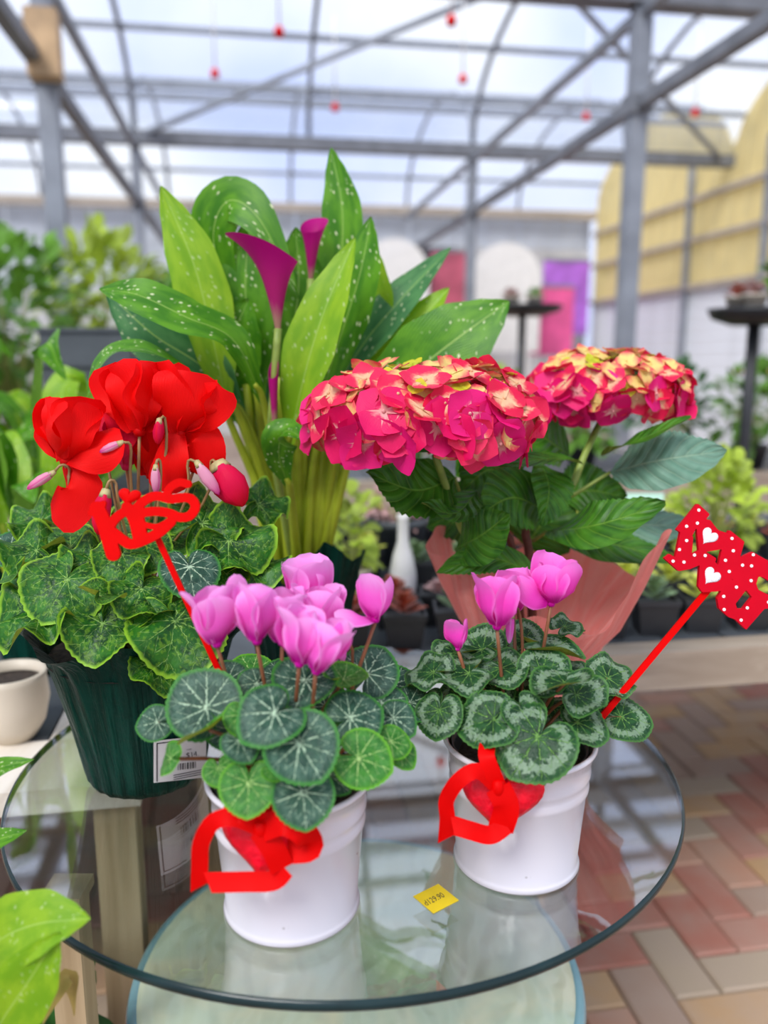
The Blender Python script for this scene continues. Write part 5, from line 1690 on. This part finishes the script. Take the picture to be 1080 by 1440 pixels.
def bush(label, c, rx, rz, n, lw, ll, m, pot_r, pot_h, pot_m, seed, flowers=None, lift=0.0, group=None):
    rg = random.Random(seed)
    c = Vector(c)
    r = empty('leafy_plant', c, label, 'plant', group)
    round_pot(r, c, pot_r, pot_h, pot_m)
    mb = MB()
    top = c + Vector((0, 0, pot_h * 0.84))
    cc = top + Vector((0, 0, rz * 0.85 + lift))
    st = MB()
    for k in range(n):
        while True:
            d = Vector((rg.uniform(-1, 1), rg.uniform(-1, 1), rg.uniform(-0.9, 1)))
            if 0.3 < d.length < 1: break
        p = cc + Vector((d.x * rx, d.y * rx, d.z * rz))
        o = (d + Vector((rg.uniform(-.4, .4), rg.uniform(-.4, .4), rg.uniform(-.2, .6)))).normalized()
        P = [p, p + o * ll * 0.5 + Vector((0, 0, ll * 0.08)), p + o * ll + Vector((0, 0, -ll * 0.12))]
        v, f, uv = blade(P, lw, Vector((rg.uniform(-.5, .5), rg.uniform(-.8, .2), 1)), [(0, 0.1), (0.3, 0.85), (0.55, 1.0), (0.8, 0.6), (1, 0.05)], fold=0.15, nv=5, nu=2)
        mb.add(v, f, uv)
        if k % 6 == 0:
            v, f, uv = tube([top + Vector((rg.uniform(-.02, .02), rg.uniform(-.02, .02), -0.02)), top.lerp(p, 0.5) + Vector((0, 0, 0.02)), p], 0.004, 5, 4, 0.002)
            st.add(v, f, uv)
    o = mb.build('foliage', m, r)
    st.build('branches', M['petiole_green'], r)
    if flowers:
        for k in range(flowers[1]):
            a = rg.uniform(0, 6.28)
            p = cc + Vector((math.cos(a) * rx * 0.6, math.sin(a) * rx * 0.6, rz * rg.uniform(0.75, 1.05)))
            fb = MB()
            for j in range(8):
                d = Vector((math.cos(j * PI / 4), math.sin(j * PI / 4), 0.25))
                v, f, uv = blade([p, p + d * 0.018, p + d * 0.036], 0.012, Vector((0, -0.5, 1)), [(0, 0.4), (0.6, 1), (1, 0.4)], nv=3, nu=2)
                fb.add(v, f, uv)
            fb.build('flower', M[flowers[0]], r)
    return r
def onb(px, Y, z):
    p = W(px, 700, Y); return Vector((p.x, p.y, z))
zb = RB_Z
bush('lime green leafy plant behind the polka dot word pick', onb(1010, 2.02, zb), 0.11, 0.12, 130, 0.017, 0.05, M['green_b'], 0.06, 0.09, M['black'], 1)
bush('pale lime leafy plant in a black pot beside the word pick', onb(902, 1.98, zb), 0.05, 0.06, 60, 0.014, 0.04, M['green_b'], 0.05, 0.08, M['black'], 2)
bush('olive leafy plant standing beside the white bottle vase', onb(495, 1.80, zb), 0.05, 0.11, 60, 0.016, 0.045, M['green_b'], 0.045, 0.08, M['terracotta'], 3)
bush('bushy green plant with a yellow flower behind the lime plants', onb(1048, 4.05, zb), 0.17, 0.22, 150, 0.022, 0.085, M['green_a'], 0.09, 0.12, M['black'], 4, ('orange', 3))
bush('broad dark green plant on the far timber bench', onb(935, 4.15, zb), 0.17, 0.22, 150, 0.024, 0.09, M['green_c'], 0.09, 0.12, M['black'], 5)
bush('light green plant on the far bench behind the hydrangea', onb(815, 4.05, zb), 0.13, 0.20, 130, 0.022, 0.085, M['green_a'], 0.08, 0.12, M['black'], 6)
bush('yellow green plant on the far bench behind the pink wrap', onb(695, 4.05, zb), 0.13, 0.20, 130, 0.022, 0.085, M['green_b'], 0.08, 0.12, M['terracotta'], 7)
bush('grey green plant on the far bench beyond the olive plant', onb(575, 4.05, zb), 0.17, 0.18, 120, 0.022, 0.08, M['green_a'], 0.08, 0.12, M['terracotta'], 8)
bush('large bright green shrub on the bench beyond the callas', onb(30, 3.55, zb), 0.30, 0.34, 260, 0.034, 0.13, M['green_a'], 0.16, 0.25, M['black'], 9, lift=0.22)
bush('yellow green shrub behind the stacked crates', onb(165, 4.3, zb), 0.27, 0.34, 260, 0.032, 0.12, M['green_b'], 0.15, 0.22, M['black'], 10, lift=0.35)
bush('dark green shrub growing before the far left column'.replace('far left', 'ochre box'), onb(-60, 4.65, zb), 0.36, 0.45, 260, 0.036, 0.14, M['green_c'], 0.16, 0.25, M['black'], 11, lift=0.10)
bush('mid green shrub on the bench behind the tall calla lily', onb(238, 4.95, zb), 0.22, 0.30, 200, 0.032, 0.12, M['green_a'], 0.14, 0.2, M['terracotta'], 12, lift=0.3)
bush('dark leafy plant growing low beneath the glass table edge', Vector((-0.455, 0.86, 0.0)), 0.06, 0.16, 90, 0.024, 0.08, M['green_c'], 0.08, 0.16, M['black'], 13, lift=0.10)

# white bottle vase, dark planter and mint card among the succulents
vz = onb(567, 1.80, zb)
vv = empty('bottle_vase', vz, 'white narrow necked bottle vase among the succulents', 'vase')
v, f, uv = lathe(vz, [(0.0, 0.0), (0.026, 0.0), (0.030, 0.02), (0.030, 0.07), (0.022, 0.11), (0.013, 0.14), (0.012, 0.19), (0.015, 0.20), (0.010, 0.20), (0.009, 0.15)], 24)
put('body', v, f, M['white_paint'], vv, uv)
v, f, uv = lathe(vz, [(0.0302, 0.03), (0.0308, 0.035), (0.0308, 0.06), (0.0302, 0.065)], 24)
put('label_band', v, f, M['paper'], vv, uv)
pz = onb(560, 2.14, zb)
bush('tan dry topped plant in a wide dark planter behind the bottle vase', pz, 0.085, 0.05, 110, 0.012, 0.035, M['suc_pink'], 0.085, 0.13, M['greybox'], 21)
cz = onb(893, 1.80, zb)
cd = empty('plant_card', cz, 'blank mint green card on a stake among the succulents', 'card')
v, f = boxc(cz + Vector((0, 0, 0.0)), 0.008, 0.003, 0.20)
put('stake', v, f, M['white_paint'], cd, smooth=False)
v, f = boxc(cz + Vector((0, -0.003, 0.19)), 0.125, 0.003, 0.06)
put('card', v, f, M['mint'], cd, smooth=False)

# black pedestal stands
def pedestal(px, py, Y, wpx, label, seed):
    t = W(px, py, Y)
    rr = S(wpx, t) / 2
    r = empty('pedestal_stand', Vector((t.x, t.y, 0)), label, 'plant stand')
    c = Vector((t.x, t.y, 0))
    v, f, uv = lathe(c, [(0.0, t.z - 0.03), (rr * 0.5, t.z - 0.055), (rr * 0.9, t.z - 0.03), (rr, t.z), (rr, t.z + 0.012), (rr * 0.94, t.z + 0.012), (0, t.z + 0.012)], 36)
    put('dish', v, f, M['black'], r, uv)
    v, f, uv = tube([c + Vector((0, 0, 0.02)), c + Vector((0, 0, t.z - 0.045))], 0.024, 10, 3)
    put('pole', v, f, M['black'], r, uv)
    v, f, uv = lathe(c, [(0.0, 0.0), (rr * 0.8, 0.0), (rr * 0.8, 0.012), (0.05, 0.03), (0.0, 0.03)], 28)
    put('foot', v, f, M['black'], r, uv)
    return c + Vector((0, 0, t.z + 0.012)), rr
d1, r1 = pedestal(735, 432, 5.3, 112, 'black dish stand on a pole before the hot pink banner', 1)
d2, r2 = pedestal(1062, 438, 3.4, 126, 'tall black dish stand on a pole beside the white siding', 2)
for (d_, r_, nm, sd) in ((d1, r1, 'the dish stand near the hot pink banner', 31), (d2, r2, 'the dish stand by the white siding', 41)):
    for k in range(4 if d_ is d1 else 2):
        a = k * (PI / 2 if d_ is d1 else 2.0) + 2.2
        p = d_ + Vector((math.cos(a) * r_ * 0.42, math.sin(a) * r_ * 0.42, 0))
        kind = ('rust red', 'tan', 'green', 'olive')[k]
        mm = ('suc_red', 'suc_pink', 'green_a', 'suc_green')[k]
        rt = empty('potted_succulent', p, '%s succulent in a clay bowl on %s' % (kind, nm), 'succulent', 'succulents on the dish stands')
        round_pot(rt, p, 0.055, 0.05, M['terracotta'])
        rosette(rt, p + Vector((0, 0, 0.04)), 0.075, 14, M[mm], 0.07, sd + k)
bush('round green plant in a pot on the tall dish stand', d2 + Vector((0.09, -0.02, 0.0)), 0.06, 0.06, 60, 0.018, 0.06, M['green_a'], 0.05, 0.09, M['terracotta'], 51)

# ------------------------------------------------------------------ things on the left bench
lz = LB_Z
def pot_only(px, py_base, Y, r, h, m, label):
    p = onb(px, Y, lz)
    rt = empty('round_pot', p, label, 'pot')
    v, f, uv = lathe(p, [(0.0, 0.0), (r * 0.55, 0.0), (r * 0.85, h * 0.25), (r, h * 0.6), (r * 0.95, h * 0.9), (r * 0.98, h), (r * 0.88, h), (r * 0.86, h * 0.85)], 36)
    put('body', v, f, m, rt, uv)
    v, f, uv = lathe(p, [(0.0, h * 0.84), (r * 0.87, h * 0.83)], 24)
    put('soil', v, f, M['soil'], rt, uv)
pot_only(-10, 1000, 1.16, 0.055, 0.105, M['terracotta'], 'round beige ceramic pot on the pale timber bench')

def back_calla(px, Y, seed, label, h):
    rg = random.Random(seed)
    p = onb(px, Y, lz)
    rt = empty('potted_calla_lily', p, label, 'potted plant', 'calla pots on the pale bench')
    foil_wrap(rt, p, [(0.0, 0.001), (0.06, 0.001), (0.065, 0.02), (0.075, 0.1), (0.085, 0.15), (0.095, 0.18)], M['green_foil'], seg=60, seed=seed)
    v, f, uv = lathe(p, [(0.0, 0.13), (0.075, 0.13)], 20)
    put('soil', v, f, M['soil'], rt, uv)
    for k in range(13):
        a = rg.uniform(0, 6.28)
        d = Vector((math.cos(a), math.sin(a) * 0.7, 0))
        b = p + Vector((0, 0, 0.13)) + d * 0.03
        hh = h * rg.uniform(0.5, 1.0)
        sp = rg.uniform(0.04, 0.16)
        P = [b + Vector((0, 0, hh * 0.35)) + d * sp * 0.3, b + Vector((0, 0, hh * 0.7)) + d * sp * 0.7, b + Vector((0, 0, hh)) + d * sp * 1.3, b + Vector((0, 0, hh * rg.uniform(0.85, 1.1))) + d * sp * 2.1]
        v, f, uv = blade(P, 0.038, -d + Vector((0, -0.8, 0.6)), LP, fold=0.2, wave=0.1, nv=16, nu=4)
        o = put('leaf', v, f, M[rg.choice(['calla_light', 'calla_leaf', 'calla_light'])], rt, uv)
        v, f, uv = tube([b - Vector((0, 0, 0.02)), b.lerp(P[0], 0.5), P[0], P[0].lerp(P[1], 0.3)], 0.008, 7, 6, 0.003)
        put('petiole', v, f, M['calla_petiole'], o, uv)
back_calla(40, 1.45, 61, 'bushy calla lily in green foil behind the beige pot', 0.46)
back_calla(-60, 1.75, 62, 'pale leaved calla lily in green foil at the far end of the bench', 0.50)
back_calla(95, 2.0, 63, 'calla lily in green foil between the crates and the bushy calla', 0.34)

# stacked crates
cb = onb(150, 2.35, lz)
for k in range(7):
    z = lz + k * 0.092
    rt = empty('plastic_crate', Vector((cb.x, cb.y, z)), ['lowest crate of the charcoal plastic stack', 'second charcoal crate up in the plastic stack', 'third charcoal crate up in the plastic stack', 'fourth charcoal crate up in the plastic stack', 'fifth charcoal crate up in the plastic stack', 'sixth charcoal crate just below the top of the stack', 'topmost charcoal crate of the plastic stack'][k], 'crate', 'stacked charcoal crates')
    w, d, h, t = 0.24, 0.2, 0.082, 0.008
    o = Vector((cb.x - w / 2, cb.y - d / 2, z))
    for (p, ax, ay, hh) in ((o, Vector((w, 0, 0)), Vector((0, t, 0)), h), (o + Vector((0, d - t, 0)), Vector((w, 0, 0)), Vector((0, t, 0)), h),
                        (o + Vector((0, t, 0)), Vector((t, 0, 0)), Vector((0, d - 2 * t, 0)), h), (o + Vector((w - t, t, 0)), Vector((t, 0, 0)), Vector((0, d - 2 * t, 0)), h)):
        v, f = boxg(p, ax, ay, Vector((0, 0, hh)))
        put('side', v, f, M['greybox'], rt, smooth=False)
    v, f = boxg(o + Vector((t, t, 0.002)), Vector((w - 2 * t, 0, 0)), Vector((0, d - 2 * t, 0)), Vector((0, 0, 0.006)))
    put('bottom', v, f, M['greybox'], rt, smooth=False)
    v, f = boxg(o + Vector((-0.008, -0.008, h)), Vector((w + 0.016, 0, 0)), Vector((0, 0.014, 0)), Vector((0, 0, 0.010)))
    put('lip', v, f, M['greybox'], rt, smooth=False)

# ------------------------------------------------------------------ foreground calla on a low stand
sp_ = Vector((-0.60, 0.56, 0.0))
stn = empty('plant_stand', sp_, 'low tan timber stand beside the glass table', 'plant stand')
SZ = 0.34
for k in range(4):
    v, f = boxg(sp_ + Vector((-0.16, -0.16 + k * 0.082, SZ - 0.02)), Vector((0.30, 0, 0)), Vector((0, 0.076, 0)), Vector((0, 0, 0.02)))
    put('slat', v, f, M['wood_post'], stn, smooth=False)
for (x, y) in ((-0.15, -0.15), (0.10, -0.15), (-0.15, 0.13), (0.10, 0.13)):
    v, f = boxg(sp_ + Vector((x, y, 0)), Vector((0.035, 0, 0)), Vector((0, 0.035, 0)), Vector((0, 0, SZ - 0.02)))
    put('leg', v, f, M['wood_post'], stn, smooth=False)
pp = sp_ + Vector((-0.02, 0, SZ))
fc = empty('potted_calla_lily', pp, 'speckled calla with broad bright leaves on the low timber stand', 'potted plant')
round_pot(fc, pp, 0.07, 0.12, M['black'])
fb = pp + Vector((0, 0, 0.10))
cleaf([(-60, 1400, 0.60), (-10, 1330, 0.575), (50, 1300, 0.565), (128, 1292, 0.56)], 42, ((0.2, -0.8, 0.7), (0.1, -0.8, 0.7), (0, -0.8, 0.7), (0, -0.7, 0.7)), 'calla_light', 0.10, 0.10, fc, fb, 0.005)
cleaf([(-40, 1520, 0.56), (0, 1440, 0.55), (40, 1380, 0.55), (84, 1310, 0.555)], 40, (0.2, -1, 0.4), 'calla_light', 0.12, 0.08, fc, fb, 0.005)
cleaf([(-120, 1300, 0.68), (-60, 1140, 0.68), (-10, 1085, 0.67), (48, 1068, 0.67)], 14, (0, -0.7, 0.7), 'calla_leaf', 0.2, 0.05, fc, fb, 0.005)
cleaf([(-120, 1350, 0.66), (-60, 1240, 0.66), (-20, 1190, 0.66), (38, 1168, 0.66)], 18, (0, -0.7, 0.7), 'calla_leaf', 0.2, 0.05, fc, fb, 0.005)
P = wp((60, 1440, 0.58), (85, 1390, 0.585), (100, 1372, 0.59), (104, 1430, 0.59))
v, f, uv = blade(P, S(12, P[1]), Vector((0, -1, 0.3)), LP, fold=0.4, wave=0.3, nv=16, nu=4)
put('dry_leaf', v, f, M['brown_dry'], fc, uv)

tpb = W(98, 1300, 0.80); tpb.z = 0
tpo = empty('timber_post', tpb, 'tan timber post standing under the rim of the glass table', 'post')
v, f = boxc(tpb, 0.034, 0.034, 0.67)
put('shaft', v, f, M['wood_post'], tpo, smooth=False)
v, f = boxc(tpb + Vector((0, 0, 0.67)), 0.044, 0.044, 0.012)
put('cap', v, f, M['wood_post'], tpo, smooth=False)
